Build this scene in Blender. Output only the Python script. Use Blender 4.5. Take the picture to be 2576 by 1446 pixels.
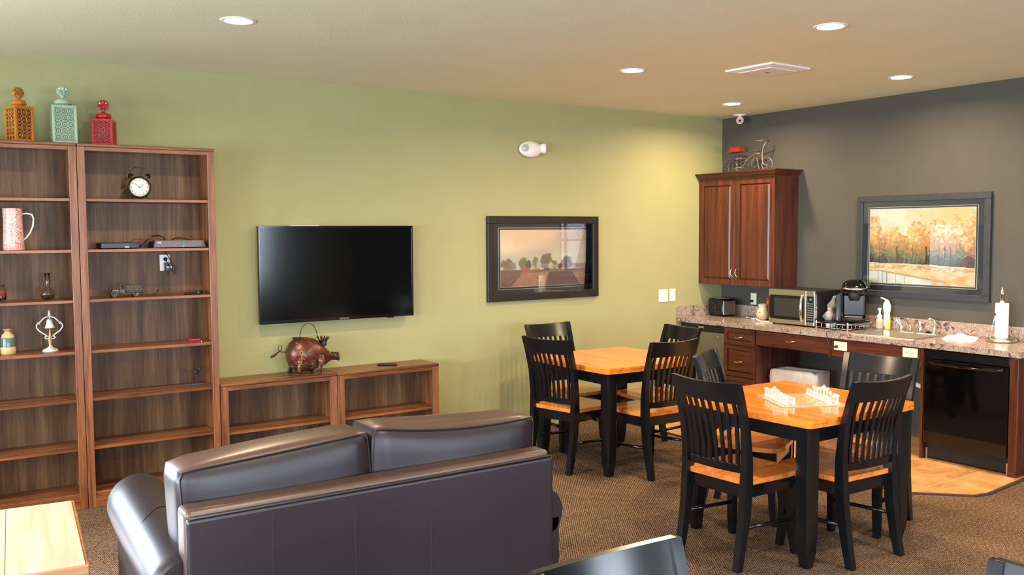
import bpy, bmesh, math, random
from mathutils import Vector, Matrix
PI = math.pi
random.seed(7)
for _o in list(bpy.data.objects): bpy.data.objects.remove(_o)
scene = bpy.context.scene
COL = scene.collection

# ------------------------------------------------------------------ camera
CX, CY, CH = -7.0418, -6.5896, 1.7414
YAW, PITCH, ROLL, FPX = math.radians(34.0449), math.radians(3.4661), math.radians(-0.3761), 2311.51
cd = bpy.data.cameras.new('camera'); cam = bpy.data.objects.new('camera', cd); COL.objects.link(cam)
_f = Vector((math.sin(YAW)*math.cos(PITCH), math.cos(YAW)*math.cos(PITCH), -math.sin(PITCH)))
_r = Vector((math.cos(YAW), -math.sin(YAW), 0)); _u = _r.cross(_f)
_r2 = _r*math.cos(ROLL)+_u*math.sin(ROLL); _u2 = -_r*math.sin(ROLL)+_u*math.cos(ROLL)
_m = Matrix((_r2, _u2, -_f)).transposed().to_4x4(); _m.translation = Vector((CX, CY, CH))
cam.matrix_world = _m
cd.sensor_fit = 'HORIZONTAL'; cd.sensor_width = 36.0; cd.lens = FPX/2576*36.0
cd.clip_start = 0.05; cd.clip_end = 200
scene.camera = cam

# ------------------------------------------------------------------ light and exposure
scene.view_settings.view_transform = 'Standard'
scene.view_settings.look = 'None'
scene.view_settings.gamma = 1.0
scene.view_settings.use_curve_mapping = False
scene.view_settings.exposure = 0.10
HC = 2.867                      # ceiling height
wd = bpy.data.worlds.new('world'); scene.world = wd; wd.use_nodes = True
wd.node_tree.nodes['Background'].inputs[0].default_value = (0.72, 0.84, 1.0, 1)
wd.node_tree.nodes['Background'].inputs[1].default_value = 3.0

def area_light(name, loc, direction, sx, sy, power, color, spread=PI, shape='RECTANGLE'):
    l = bpy.data.lights.new(name, 'AREA'); l.shape = shape; l.size = sx
    if shape in ('RECTANGLE', 'ELLIPSE'): l.size_y = sy
    l.energy = power; l.color = color; l.spread = spread
    o = bpy.data.objects.new(name, l); COL.objects.link(o); o.location = loc
    o.rotation_euler = Vector(direction).to_track_quat('-Z', 'Y').to_euler()
    return o
DAY = (0.72, 0.85, 1.0)
# daylight in the windows behind and to the left of the camera
WIN_BACK = [(-2.25, 1.5), (-5.3, 1.6), (-8.3, 1.6)]          # centre x, width, in wall_front (y=-9.5)
WIN_LEFT = [(-1.9, 1.9), (-4.6, 1.9), (-7.4, 1.9)]                      # centre y, width, in wall_left (x=-10.5)
WIN_GREEN = [(-8.35, 2.1)]                              # centre x, width, in wall_back left of the bookcases
WZ0, WZ1 = 0.70, 2.20
for (x, w) in WIN_BACK:
    area_light('daylight', (x, -9.98, (WZ0+WZ1)/2+0.12), (0, 1, -0.42), w, WZ1-WZ0, 125, DAY, 2.3)
for (y, w) in WIN_LEFT:
    area_light('daylight', (-10.98, y, (WZ0+WZ1)/2+0.12), (1, 0, -0.42), w, WZ1-WZ0, 270, DAY, 2.3)
for (x, w) in WIN_GREEN:
    area_light('daylight', (x, 0.48, (WZ0+WZ1)/2+0.12), (0, -1, -0.42), w, WZ1-WZ0, 270, DAY, 2.3)
WARM = (1.0, 0.74, 0.46)
CANS = [(-5.47, -1.69), (-2.674, -1.655), (-2.675, -3.297), (-0.774, -0.839), (-0.781, -2.497)]
CANS_OFF = [(-5.47, -4.95), (-2.675, -4.95), (-0.78, -4.15), (-8.2, -1.69), (-8.2, -4.95)]
CAN_POWER = 34
for (x, y) in CANS+CANS_OFF:
    area_light('downlight', (x, y, HC-0.012), (0, 0, -1), 0.13, 0.13, CAN_POWER, WARM, math.radians(165), 'DISK')

# ------------------------------------------------------------------ materials
MATS = {}
def lin(c):
    return tuple((x/12.92 if x <= 0.04045 else ((x+0.055)/1.055)**2.4) for x in c)
def S(r, g, b): return lin((r/255, g/255, b/255))
def mat(name, color, rough=0.5, metal=0.0, spec=0.5, trans=0.0, emit=None, emis=0.0, coat=0.0, ior=None, alpha=1.0):
    m = bpy.data.materials.new(name); m.use_nodes = True
    b = m.node_tree.nodes['Principled BSDF']
    b.inputs['Base Color'].default_value = (*color, 1)
    b.inputs['Roughness'].default_value = rough
    b.inputs['Metallic'].default_value = metal
    b.inputs['Specular IOR Level'].default_value = spec
    b.inputs['Transmission Weight'].default_value = trans
    b.inputs['Coat Weight'].default_value = coat
    if ior: b.inputs['IOR'].default_value = ior
    if emit: b.inputs['Emission Color'].default_value = (*emit, 1); b.inputs['Emission Strength'].default_value = emis
    b.inputs['Alpha'].default_value = alpha
    MATS[name] = m
    return m
def nt(m): return m.node_tree.nodes, m.node_tree.links, m.node_tree.nodes['Principled BSDF']
def coords(m, scale, kind='Object', rot=(0,0,0)):
    n, l, b = nt(m)
    tc = n.new('ShaderNodeTexCoord'); mp = n.new('ShaderNodeMapping')
    mp.inputs['Scale'].default_value = scale; mp.inputs['Rotation'].default_value = rot
    l.new(tc.outputs[kind], mp.inputs[0]); return mp.outputs[0]
def ramp(m, fac, stops):
    n, l, b = nt(m); r = n.new('ShaderNodeValToRGB'); e = r.color_ramp.elements
    while len(e) > 1: e.remove(e[0])
    e[0].position = stops[0][0]; e[0].color = (*stops[0][1], 1)
    for p, c in stops[1:]:
        x = e.new(p); x.color = (*c, 1)
    l.new(fac, r.inputs[0]); return r.outputs[0]
def noise(m, vec, scale, detail=4, rough=0.6, dist=0.0):
    n, l, b = nt(m); t = n.new('ShaderNodeTexNoise')
    t.inputs['Scale'].default_value = scale; t.inputs['Detail'].default_value = detail
    t.inputs['Roughness'].default_value = rough; t.inputs['Distortion'].default_value = dist
    l.new(vec, t.inputs['Vector']); return t.outputs['Fac']
def bump(m, h, strength=0.3, dist=0.01):
    n, l, b = nt(m); t = n.new('ShaderNodeBump'); t.inputs['Strength'].default_value = strength
    t.inputs['Distance'].default_value = dist; l.new(h, t.inputs['Height']); l.new(t.outputs[0], b.inputs['Normal'])
def setc(m, out): n, l, b = nt(m); l.new(out, b.inputs['Base Color'])
def noisy(name, c1, c2, scale, rough=0.5, bmp=0.0, vec=(1,1,1), metal=0, spec=0.5, detail=4, kind='Object', coat=0.0):
    m = mat(name, c1, rough, metal, spec, coat=coat); v = coords(m, vec, kind)
    f = noise(m, v, scale, detail); setc(m, ramp(m, f, [(0.3, c1), (0.7, c2)]))
    if bmp: bump(m, f, bmp, 0.003)
    return m
def wood(name, dark, mid, light, axis, rough=0.35, fine=1.0, coat=0.0, bm=0.05):
    m = mat(name, mid, rough, coat=coat)
    s = [14*fine]*3; s['xyz'.index(axis)] = 0.9*fine
    v = coords(m, tuple(s)); f = noise(m, v, 1.6, 6, 0.65, 0.4)
    s2 = [60*fine]*3; s2['xyz'.index(axis)] = 2.0
    v2 = coords(m, tuple(s2)); g = noise(m, v2, 2.0, 3, 0.6)
    n, l, b = nt(m); mx = n.new('ShaderNodeMath'); mx.operation = 'MULTIPLY_ADD'
    l.new(g, mx.inputs[0]); mx.inputs[1].default_value = 0.35; l.new(f, mx.inputs[2])
    setc(m, ramp(m, mx.outputs[0], [(0.48, dark), (0.66, mid), (0.86, light)]))
    bump(m, mx.outputs[0], bm, 0.002)
    return m

mat_wall_g = noisy('green_paint', S(160,157,110), S(164,161,115), 3, 0.75, 0)
bump(mat_wall_g, noise(mat_wall_g, coords(mat_wall_g, (1,1,1)), 140, 2), 0.12, 0.002)
mat_wall_d = noisy('charcoal_paint', S(71,68,60), S(75,72,64), 3, 0.8, 0)
bump(mat_wall_d, noise(mat_wall_d, coords(mat_wall_d, (1,1,1)), 140, 2), 0.12, 0.002)
mat_wall_b = noisy('beige_paint', S(170,160,130), S(178,168,138), 3, 0.75, 0)
mat_ceil = noisy('ceiling_paint', S(216,216,184), S(221,221,190), 2, 0.85, 0)
bump(mat_ceil, noise(mat_ceil, coords(mat_ceil, (1,1,1)), 60, 4), 0.35, 0.004)

# carpet: looped rows with brown / tan flecks
mat_carpet = mat('brown_carpet', S(110,85,65), 0.95, spec=0.1)
_v = coords(mat_carpet, (1,1,1), rot=(0,0,0.6))
_n, _l, _b = nt(mat_carpet)
_w = _n.new('ShaderNodeTexWave'); _w.inputs['Scale'].default_value = 26; _w.inputs['Distortion'].default_value = 3.0
_w.inputs['Detail'].default_value = 3; _w.inputs['Detail Scale'].default_value = 6; _l.new(_v, _w.inputs['Vector'])
_f = noise(mat_carpet, _v, 70, 4, 0.8); _g = noise(mat_carpet, _v, 1.3, 3)
_a = _n.new('ShaderNodeMath'); _a.operation = 'MULTIPLY_ADD'; _l.new(_w.outputs['Fac'], _a.inputs[0]); _a.inputs[1].default_value = 0.22
_l.new(_f, _a.inputs[2]); _a2 = _n.new('ShaderNodeMath'); _a2.operation = 'MULTIPLY_ADD'
_l.new(_g, _a2.inputs[0]); _a2.inputs[1].default_value = 0.22; _l.new(_a.outputs[0], _a2.inputs[2])
setc(mat_carpet, ramp(mat_carpet, _a2.outputs[0], [(0.50, S(32,25,20)), (0.70, S(86,66,52)), (0.90, S(160,132,106))]))
bump(mat_carpet, _a.outputs[0], 0.8, 0.008)

# kitchen tile
mat_tile = mat('tan_tile', S(205,160,105), 0.3)
_n, _l, _b = nt(mat_tile); _v = coords(mat_tile, (1,1,1))
_br = _n.new('ShaderNodeTexBrick'); _br.offset = 0.0
_br.inputs['Scale'].default_value = 1.0; _br.inputs['Brick Width'].default_value = 0.335; _br.inputs['Row Height'].default_value = 0.335
_br.inputs['Mortar Size'].default_value = 0.004; _br.inputs['Mortar Smooth'].default_value = 0.1
_br.inputs['Mortar'].default_value = (*S(214,180,138),1)
_f = noise(mat_tile, _v, 5, 6, 0.7, 1.0)
_c = ramp(mat_tile, _f, [(0.3, S(166,118,70)), (0.5, S(196,148,94)), (0.7, S(216,172,118))])
_mp = _n.new('ShaderNodeMapping'); _mp.inputs['Location'].default_value = (0.02, 0.08, 0)
_l.new(_v, _mp.inputs[0]); _l.new(_mp.outputs[0], _br.inputs['Vector'])
_l.new(_c, _br.inputs['Color1']); _l.new(_c, _br.inputs['Color2']); _l.new(_br.outputs['Color'], _b.inputs['Base Color'])
bump(mat_tile, _br.outputs['Fac'], -0.3, 0.003)

mat_strip = mat('dark_edge_strip', S(60,50,42), 0.6)
# bookcase wood
SH = (S(74,40,21), S(120,71,40), S(150,96,58))
m_shelf_v = wood('brown_wood_vertical', *SH, 'z', 0.38)
m_shelf_x = wood('brown_wood_horizontal', *SH, 'x', 0.32)
m_shelf_back = wood('brown_wood_back', S(70,46,28), S(98,69,45), S(128,95,64), 'z', 0.45, 0.7)
m_shelf_back.node_tree.nodes['Principled BSDF'].inputs['Specular IOR Level'].default_value = 0.3
CB = (S(52,23,14), S(80,37,22), S(102,50,31))
m_cab_v = wood('cherry_wood_vertical', *CB, 'z', 0.32)
m_cab_y = wood('cherry_wood_horizontal', *CB, 'y', 0.32)
m_cab_dark = wood('cherry_side_wood', S(50,24,18), S(76,38,28), S(92,50,38), 'z', 0.4)
OR = (S(196,98,26), S(226,128,42), S(240,156,66))
m_top = wood('honey_oak_top', *OR, 'y', 0.16, 0.8, coat=0.3, bm=0.02)
m_seat = wood('honey_oak_seat', S(186,98,34), S(212,126,54), S(228,152,78), 'y', 0.2, 1.0, coat=0.2, bm=0.02)
m_black = noisy('black_paint', S(13,13,15), S(19,19,22), 8, 0.20, 0.0, spec=0.5)
m_maple = wood('pale_maple', S(192,160,132), S(208,178,150), S(220,194,168), 'y', 0.3, 0.5, coat=0.2, bm=0.01)
m_maple_edge = wood('maple_edge', S(150,96,60), S(176,120,80), S(196,142,100), 'x', 0.3, 0.6, coat=0.2, bm=0.01)
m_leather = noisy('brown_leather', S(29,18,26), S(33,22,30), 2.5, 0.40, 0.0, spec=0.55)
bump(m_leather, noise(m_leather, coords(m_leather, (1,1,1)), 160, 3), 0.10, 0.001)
m_leather_top = noisy('leather_top_highlight', S(70,50,42), S(86,62,53), 3.0, 0.36, 0.0, spec=0.6)  # copper highlight along the sofa tops, put into a lighter leather colour
m_seam = mat('leather_seam', S(30,25,28), 0.5)
# granite look laminate
m_gran = mat('granite_laminate', S(190,165,150), 0.18)
_v = coords(m_gran, (1,1,1)); _n, _l, _b = nt(m_gran)
_f = noise(m_gran, _v, 17, 8, 0.75, 1.8); _g = noise(m_gran, _v, 6, 5, 0.7, 0.8)
_a = _n.new('ShaderNodeMath'); _a.operation = 'MULTIPLY_ADD'; _l.new(_g, _a.inputs[0]); _a.inputs[1].default_value = 0.5; _l.new(_f, _a.inputs[2])
setc(m_gran, ramp(m_gran, _a.outputs[0], [(0.54, S(42,38,42)), (0.62, S(92,78,76)), (0.69, S(146,120,106)), (0.75, S(192,178,164)), (0.80, S(112,92,88)), (0.87, S(176,150,132)), (0.97, S(206,198,188))]))
m_chrome = mat('chrome', (0.8,0.8,0.82), 0.12, 1.0)
m_steel = mat('brushed_steel', S(190,182,165), 0.32, 1.0)
m_nickel = mat('nickel', S(200,190,180), 0.25, 1.0)
m_blk = mat('black_plastic', S(14,14,16), 0.2)
m_blkm = mat('black_matte', S(18,18,20), 0.55)
m_glassblk = mat('black_glass', S(6,6,8), 0.06)
m_dgrey = mat('dark_grey_plastic', S(52,54,58), 0.4)
m_white = mat('white_plastic', S(236,232,226), 0.35)
m_ivory = mat('ivory_plastic', S(232,230,200), 0.4)
m_paper = mat('white_paper', S(244,242,240), 0.8)
m_beigef = mat('fridge_panel', S(112,106,84), 0.38, 0.3)
m_glass = mat('clear_glass', (0.95,0.97,0.97), 0.03, trans=1.0, ior=1.45)
m_frost = mat('frosted_glass', (0.97,0.95,0.93), 0.35, trans=0.35, ior=1.4)
m_clear = mat('clear_crystal', (0.97,0.97,0.98), 0.08, trans=0.35, ior=1.45)
m_lamp = mat('lamp_glow', (1,1,1), 0.5, emit=(1.0,0.90,0.76), emis=22)

# ------------------------------------------------------------------ mesh helpers
class MB:
    def __init__(s): s.bm = bmesh.new()
    def soften(s, ang=0.6):
        for f in s.bm.faces: f.smooth = True
        for e in s.bm.edges:
            if len(e.link_faces) == 2 and e.calc_face_angle(0) > ang: e.smooth = False
        return s
    def box(s, x0, x1, y0, y1, z0, z1, bev=0.0, seg=1, rot=None, at=None):
        r = bmesh.ops.create_cube(s.bm, size=1.0); vs = r['verts']
        c = Vector(((x0+x1)/2, (y0+y1)/2, (z0+z1)/2)); d = (abs(x1-x0), abs(y1-y0), abs(z1-z0))
        for v in vs:
            v.co = Vector((v.co.x*d[0], v.co.y*d[1], v.co.z*d[2]))+c
        fs = list({f for v in vs for f in v.link_faces})
        if bev > 0:
            es = list({e for v in vs for e in v.link_edges})
            rr = bmesh.ops.bevel(s.bm, geom=es, offset=bev, segments=seg, profile=0.5, affect='EDGES')
            vs = list({v for f in rr['faces'] for v in f.verts} | {v for v in vs if v.is_valid})
        if rot is not None:
            piv = Vector(at) if at is not None else c
            M = Matrix.Translation(piv) @ rot.to_4x4() @ Matrix.Translation(-piv)
            for v in vs: v.co = M @ v.co
        return s
    def prism(s, poly, axis, a, b, bev=0.0, smooth=False):
        # poly: 2D points; axis: extrusion axis
        def P(u, w, t):
            return {'z': (u, w, t), 'y': (u, t, w), 'x': (t, u, w)}[axis]
        va = [s.bm.verts.new(P(u, w, a)) for u, w in poly]; vb = [s.bm.verts.new(P(u, w, b)) for u, w in poly]
        fs = [s.bm.faces.new(va), s.bm.faces.new(vb)]
        n = len(poly)
        for i in range(n):
            f = s.bm.faces.new((va[i], va[(i+1)%n], vb[(i+1)%n], vb[i])); f.smooth = smooth; fs.append(f)
        bmesh.ops.recalc_face_normals(s.bm, faces=fs)
        return s
    def tube(s, pts, r, seg=8, closed=False, caps=True):
        pts = [Vector(p) for p in pts]; n = len(pts)
        rs = r if isinstance(r, (list, tuple)) else [r]*n
        rings = []; prev = None
        for i, p in enumerate(pts):
            if closed: t = (pts[(i+1)%n]-pts[i-1])
            elif i == 0: t = pts[1]-pts[0]
            elif i == n-1: t = pts[-1]-pts[-2]
            else: t = pts[i+1]-pts[i-1]
            t.normalize()
            if prev is None:
                a = Vector((0,0,1)) if abs(t.z) < 0.9 else Vector((1,0,0))
                u = t.cross(a).normalized()
            else:
                u = (prev-t*prev.dot(t)).normalized()
            prev = u; w = t.cross(u)
            rings.append([s.bm.verts.new(p+(u*math.cos(2*PI*k/seg)+w*math.sin(2*PI*k/seg))*rs[i]) for k in range(seg)])
        m = n if closed else n-1; fs = []
        for i in range(m):
            A, B = rings[i], rings[(i+1)%n]
            for k in range(seg):
                f = s.bm.faces.new((A[k], A[(k+1)%seg], B[(k+1)%seg], B[k])); f.smooth = True; fs.append(f)
        if caps and not closed:
            fs.append(s.bm.faces.new(rings[0])); fs.append(s.bm.faces.new(rings[-1]))
        bmesh.ops.recalc_face_normals(s.bm, faces=fs)
        return s
    def lathe(s, prof, seg=20, c=(0,0,0), axis='z', smooth=True, sx=1.0, sy=1.0):
        c = Vector(c); rings = []; fs = []
        def P(r, h, k):
            a = 2*PI*k/seg; u, w = r*math.cos(a)*sx, r*math.sin(a)*sy
            return c+Vector({'z': (u, w, h), 'y': (u, h, w), 'x': (h, u, w)}[axis])
        for r, h in prof:
            if r <= 1e-6: rings.append([s.bm.verts.new(P(0, h, 0))])
            else: rings.append([s.bm.verts.new(P(r, h, k)) for k in range(seg)])
        for A, B in zip(rings, rings[1:]):
            for k in range(seg):
                a0, a1 = A[k % len(A)], A[(k+1) % len(A)]; b0, b1 = B[k % len(B)], B[(k+1) % len(B)]
                vv = []
                for v in (a0, a1, b1, b0):
                    if v not in vv: vv.append(v)
                if len(vv) > 2:
                    f = s.bm.faces.new(vv); f.smooth = smooth; fs.append(f)
        for R in (rings[0], rings[-1]):
            if len(R) > 2: fs.append(s.bm.faces.new(R))
        bmesh.ops.recalc_face_normals(s.bm, faces=fs)
        return s
    def loft(s, secs, smooth=True, caps=True):
        rings = [[s.bm.verts.new(p) for p in sec] for sec in secs]; fs = []; n = len(rings[0])
        for A, B in zip(rings, rings[1:]):
            for k in range(n):
                f = s.bm.faces.new((A[k], A[(k+1)%n], B[(k+1)%n], B[k])); f.smooth = smooth; fs.append(f)
        if caps: fs.append(s.bm.faces.new(rings[0])); fs.append(s.bm.faces.new(rings[-1]))
        bmesh.ops.recalc_face_normals(s.bm, faces=fs)
        return s
    def ell(s, c, rx, ry, rz, seg=20, rings=12, rot=None):
        r = bmesh.ops.create_uvsphere(s.bm, u_segments=seg, v_segments=rings, radius=1.0)
        for v in r['verts']:
            q = Vector((v.co.x*rx, v.co.y*ry, v.co.z*rz))
            if rot is not None: q = rot @ q
            v.co = q+Vector(c)
            for f in v.link_faces: f.smooth = True
        return s
    def xf(s, M):
        for v in s.bm.verts: v.co = M @ v.co
        return s
    def build(s, name, m, parent=None, loc=None, rz=None):
        me = bpy.data.meshes.new(name); s.bm.to_mesh(me); s.bm.free()
        me.materials.append(m)
        o = bpy.data.objects.new(name, me); COL.objects.link(o)
        if parent: o.parent = parent
        if loc: o.location = loc
        if rz: o.rotation_euler.z = rz
        return o
def tag(o, label=None, cat=None, group=None, kind=None):
    if label: o['label'] = label
    if cat: o['category'] = cat
    if group: o['group'] = group
    if kind: o['kind'] = kind
    return o
def thing(name, label, cat, loc=(0,0,0), rz=0.0, group=None):
    o = bpy.data.objects.new(name, None); COL.objects.link(o); o.location = loc; o.rotation_euler.z = rz
    o.empty_display_size = 0.1
    return tag(o, label, cat, group)
def struct(o): o['kind'] = 'structure'; return o
def dup(root, loc, rz, label=None, group=None):
    r = root.copy(); COL.objects.link(r); r.location = loc; r.rotation_euler = (0,0,rz)
    if label: r['label'] = label
    if group: r['group'] = group
    for ch in list(root.children):
        c = ch.copy(); COL.objects.link(c); c.parent = r
        for g in list(ch.children):
            d = g.copy(); COL.objects.link(d); d.parent = c
    return r
def lettering(txt, size, m, parent, loc, rot, name='lettering', extrude=0.0004):
    cu = bpy.data.curves.new(name, 'FONT'); cu.body = txt; cu.size = size; cu.extrude = extrude
    cu.align_x = 'CENTER'; cu.align_y = 'CENTER'; cu.materials.append(m)
    tmp = bpy.data.objects.new(name, cu); COL.objects.link(tmp); bpy.context.view_layer.update()
    me = bpy.data.meshes.new_from_object(tmp.evaluated_get(bpy.context.evaluated_depsgraph_get()))
    bpy.data.objects.remove(tmp); me.name = name
    o = bpy.data.objects.new(name, me); COL.objects.link(o); o.parent = parent; o.location = loc; o.rotation_euler = rot
    return o
def softbox(x0, x1, y0, y1, z0, z1, bev, puff=0.0, top=False, dip=0.0):
    """upholstered block: bevelled, gridded, puffed"""
    mb = MB(); bm = mb.bm
    bmesh.ops.create_cube(bm, size=2.0)
    bmesh.ops.subdivide_edges(bm, edges=bm.edges[:], cuts=9, use_grid_fill=True)
    cx, cy, cz = (x0+x1)/2, (y0+y1)/2, (z0+z1)/2; hx, hy, hz = (x1-x0)/2, (y1-y0)/2, (z1-z0)/2
    h = Vector((hx, hy, hz))
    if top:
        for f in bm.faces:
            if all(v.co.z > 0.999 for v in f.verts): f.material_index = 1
    for v in bm.verts:
        u = v.co.copy(); p = Vector((u.x*hx, u.y*hy, u.z*hz))
        # round corners
        inner = Vector([max(-h[i]+bev, min(h[i]-bev, p[i])) for i in range(3)])
        d = p-inner
        if d.length > 1e-6 and sum(1 for i in range(3) if abs(d[i]) > 1e-6) > 1:
            d = d.normalized()*bev; p = inner+d
        f = [1-u.x*u.x, 1-u.y*u.y, 1-u.z*u.z]
        k = max(abs(u.x), abs(u.y), abs(u.z))
        if abs(abs(u.x)-1) < 1e-4: p.x += math.copysign(puff*0.6*f[1]*f[2], u.x)
        if abs(abs(u.y)-1) < 1e-4: p.y += math.copysign(puff*f[0]*f[2], u.y)
        if abs(abs(u.z)-1) < 1e-4: p.z += math.copysign(puff*0.7*f[0]*f[1], u.z)
        p.z -= dip*f[0]*max(0, u.z)*(1 if u.y < 0.2 else 0.6)
        v.co = p+Vector((cx, cy, cz))
    for f in bm.faces: f.smooth = True
    return mb
# ------------------------------------------------------------------ the room
XL, YF, WT = -10.5, -9.5, 0.12
struct(MB().box(XL-WT, WT, YF-WT, WT, -0.1, 0.0).build('floor', mat_carpet))
struct(MB().box(XL-WT, WT, YF-WT, WT, HC, HC+0.1).build('ceiling', mat_ceil))
struct(MB().box(0.0, WT, YF, 0.0, 0, HC).build('wall_right', mat_wall_d))
def wall_with_windows(name, axis, c0, c1, lo, hi, wins, m=None):
    mb = MB(); cur = lo
    def bx(a, b, z0, z1):
        if axis == 'x': mb.box(a, b, c0, c1, z0, z1)
        else: mb.box(c0, c1, a, b, z0, z1)
    for (c, w) in sorted(wins):
        bx(cur, c-w/2, 0, HC); bx(c-w/2, c+w/2, 0, WZ0); bx(c-w/2, c+w/2, WZ1, HC); cur = c+w/2
    bx(cur, hi, 0, HC)
    return struct(mb.build(name, m or mat_wall_b))
wall_with_windows('wall_back', 'x', 0.0, WT, XL-WT, WT, WIN_GREEN, mat_wall_g)
wall_with_windows('wall_front', 'x', YF-WT, YF, XL, 0.0, WIN_BACK)
wall_with_windows('wall_left', 'y', XL-WT, XL, YF, 0.0, WIN_LEFT)
_k = 0
for (c, w), ax in [(q, 'x') for q in WIN_BACK]+[(q, 'y') for q in WIN_LEFT]+[(q, 'g') for q in WIN_GREEN]:
    _k += 1; mb = MB()
    def fb(a, b, z0, z1, d0=0.02, d1=0.07):
        if ax == 'x': mb.box(a, b, YF-d1, YF-d0, z0, z1)
        elif ax == 'g': mb.box(a, b, d0, d1, z0, z1)
        else: mb.box(XL-d1, XL-d0, a, b, z0, z1)
    fb(c-w/2, c-w/2+0.05, WZ0, WZ1); fb(c+w/2-0.05, c+w/2, WZ0, WZ1)
    fb(c-w/2+0.05, c+w/2-0.05, WZ0, WZ0+0.05); fb(c-w/2+0.05, c+w/2-0.05, WZ1-0.05, WZ1)
    fb(c-0.02, c+0.02, WZ0+0.05, WZ1-0.05); fb(c-w/2+0.05, c+w/2-0.05, 1.53, 1.57)
    struct(mb.build('window_%d' % _k, m_white))
# tiled kitchen floor with clipped corner and dark edge strip
tp = [(0, 0), (-1.55, 0), (-1.55, -3.08), (-1.25, -3.385), (-1.13, -3.41), (-0.45, -3.345), (0, -3.345)]
struct(MB().prism(tp, 'z', 0.0, 0.006).build('floor', mat_tile))
mb = MB()
for a, b in zip(tp[1:-1], tp[2:]):
    A = Vector((*a, 0)); B = Vector((*b, 0)); d = (B-A); L_ = d.length
    ang = math.atan2(d.y, d.x)
    mb.box(-0.008, L_+0.008, -0.022, 0.0, 0.0, 0.011) if False else None
    M = Matrix.Translation(A) @ Matrix.Rotation(ang, 4, 'Z')
    t = MB().box(-0.006, L_+0.006, -0.02, 0.004, 0.0, 0.010)
    t.xf(M); me = bpy.data.meshes.new('t'); t.bm.to_mesh(me); mb.bm.from_mesh(me); bpy.data.meshes.remove(me)
struct(mb.build('trim_1', mat_strip))
mat_base = mat('tan_baseboard', S(176,160,120), 0.6)
struct(MB().box(-3.49, -0.64, -0.012, 0.0, 0.006, 0.035, 0.003).build('baseboard_back', mat_base))

# ------------------------------------------------------------------ ceiling things
def ceiling_light(x, y, label):
    t = thing('ceiling_light', label, 'ceiling light', (x, y, HC), 0, 'recessed ceiling lights')
    MB().lathe([(0.070, 0.0), (0.070, -0.004), (0.083, -0.006), (0.092, -0.003), (0.094, 0.0)], 36).build('trim_ring', m_white, t)
    MB().lathe([(0.0, -0.003), (0.069, -0.003), (0.069, 0.0)], 36).build('lamp_lens', m_lamp, t)
CL = ['round recessed ceiling light above the leather sofa, nearest the tall bookcases',
      'round recessed ceiling light above the far dining table',
      'round recessed ceiling light above the chess table, right of the air diffuser',
      'round recessed ceiling light in the kitchen corner beside the security camera',
      'round recessed ceiling light above the sink and the autumn picture']
for (x, y), lb in zip(CANS, CL): ceiling_light(x, y, lb)
# air diffuser
t = thing('air_diffuser', 'white square air diffuser on the ceiling between the downlights', 'vent', (-1.90, -2.195, HC), math.radians(2))
_q4 = ((-1,-1),(1,-1),(1,1),(-1,1))
MB().loft([[(sx*0.205, sy*0.205, 0) for sx, sy in _q4], [(sx*0.205, sy*0.205, -0.012) for sx, sy in _q4], [(sx*0.150, sy*0.150, -0.020) for sx, sy in _q4]], smooth=False).build('flange', m_white, t)
MB().loft([[(sx*0.140, sy*0.140, -0.020) for sx, sy in _q4], [(sx*0.140, sy*0.140, -0.023) for sx, sy in _q4], [(sx*0.132, sy*0.132, -0.025) for sx, sy in _q4]], smooth=False).build('face_plate', m_white, t)
MB().box(-0.02, 0.02, -0.010, 0.010, -0.0265, -0.0245).build('damper_slot', m_dgrey, t)
# security camera
t = thing('security_camera', 'small white bullet security camera hanging from the ceiling in the kitchen corner', 'camera', (-0.13, -0.35, HC))
MB().lathe([(0.0, 0), (0.062, 0), (0.062, -0.008), (0.02, -0.014), (0.0, -0.014)], 24).build('mount_plate', m_white, t)
MB().tube([(0,0,-0.012), (0,0,-0.035)], 0.014, 12).build('stem', m_white, t)
_d = Vector((-0.75, -0.62, -0.28)).normalized(); _q = _d.to_track_quat('Z', 'Y').to_matrix()
b = MB().lathe([(0, -0.03), (0.022, -0.03), (0.033, -0.01), (0.034, 0.035), (0.03, 0.036), (0.028, 0.03), (0, 0.03)], 24)
b.xf(Matrix.Translation((0,0,-0.052)) @ _q.to_4x4()); b.build('housing', m_white, t)
b = MB().lathe([(0.0, 0.031), (0.011, 0.031), (0.011, 0.034), (0, 0.034)], 16)
b.xf(Matrix.Translation((0,0,-0.052)) @ _q.to_4x4()); b.build('lens', m_blk, t)
b = MB().lathe([(0.012, 0.0305), (0.027, 0.0305), (0.027, 0.032), (0.012, 0.032)], 20)
b.xf(Matrix.Translation((0,0,-0.052)) @ _q.to_4x4()); b.build('infrared_ring', mat('peach_plastic', S(214,160,128), 0.5), t)

# ------------------------------------------------------------------ green wall things
# television
t = thing('television', 'black flat screen television mounted on the green wall', 'television', (-4.224, -0.0, 1.438))
W2, H2 = 0.624, 0.356
MB().box(-W2, W2, -0.088, -0.05, -H2, H2, 0.006, 2).build('housing', m_blk, t)
MB().box(-W2+0.05, W2-0.05, -0.05, -0.02, -H2+0.06, H2-0.08).build('rear_cover', m_blkm, t)
MB().box(-0.12, 0.12, -0.02, -0.001, -0.12, 0.12).build('wall_bracket', m_blkm, t)
MB().box(-W2+0.013, W2-0.013, -0.0895, -0.088, -H2+0.022, H2-0.013).build('screen', mat('screen_panel', S(4,4,5), 0.12, spec=0.35), t)
mb = MB(); mb.box(-W2, W2, -0.092, -0.088, H2-0.012, H2, 0.001); mb.box(-W2, W2, -0.092, -0.088, -H2, -H2+0.021, 0.001)
mb.box(-W2, -W2+0.012, -0.092, -0.088, -H2+0.021, H2-0.012, 0.001); mb.box(W2-0.012, W2, -0.092, -0.088, -H2+0.021, H2-0.012, 0.001)
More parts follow.
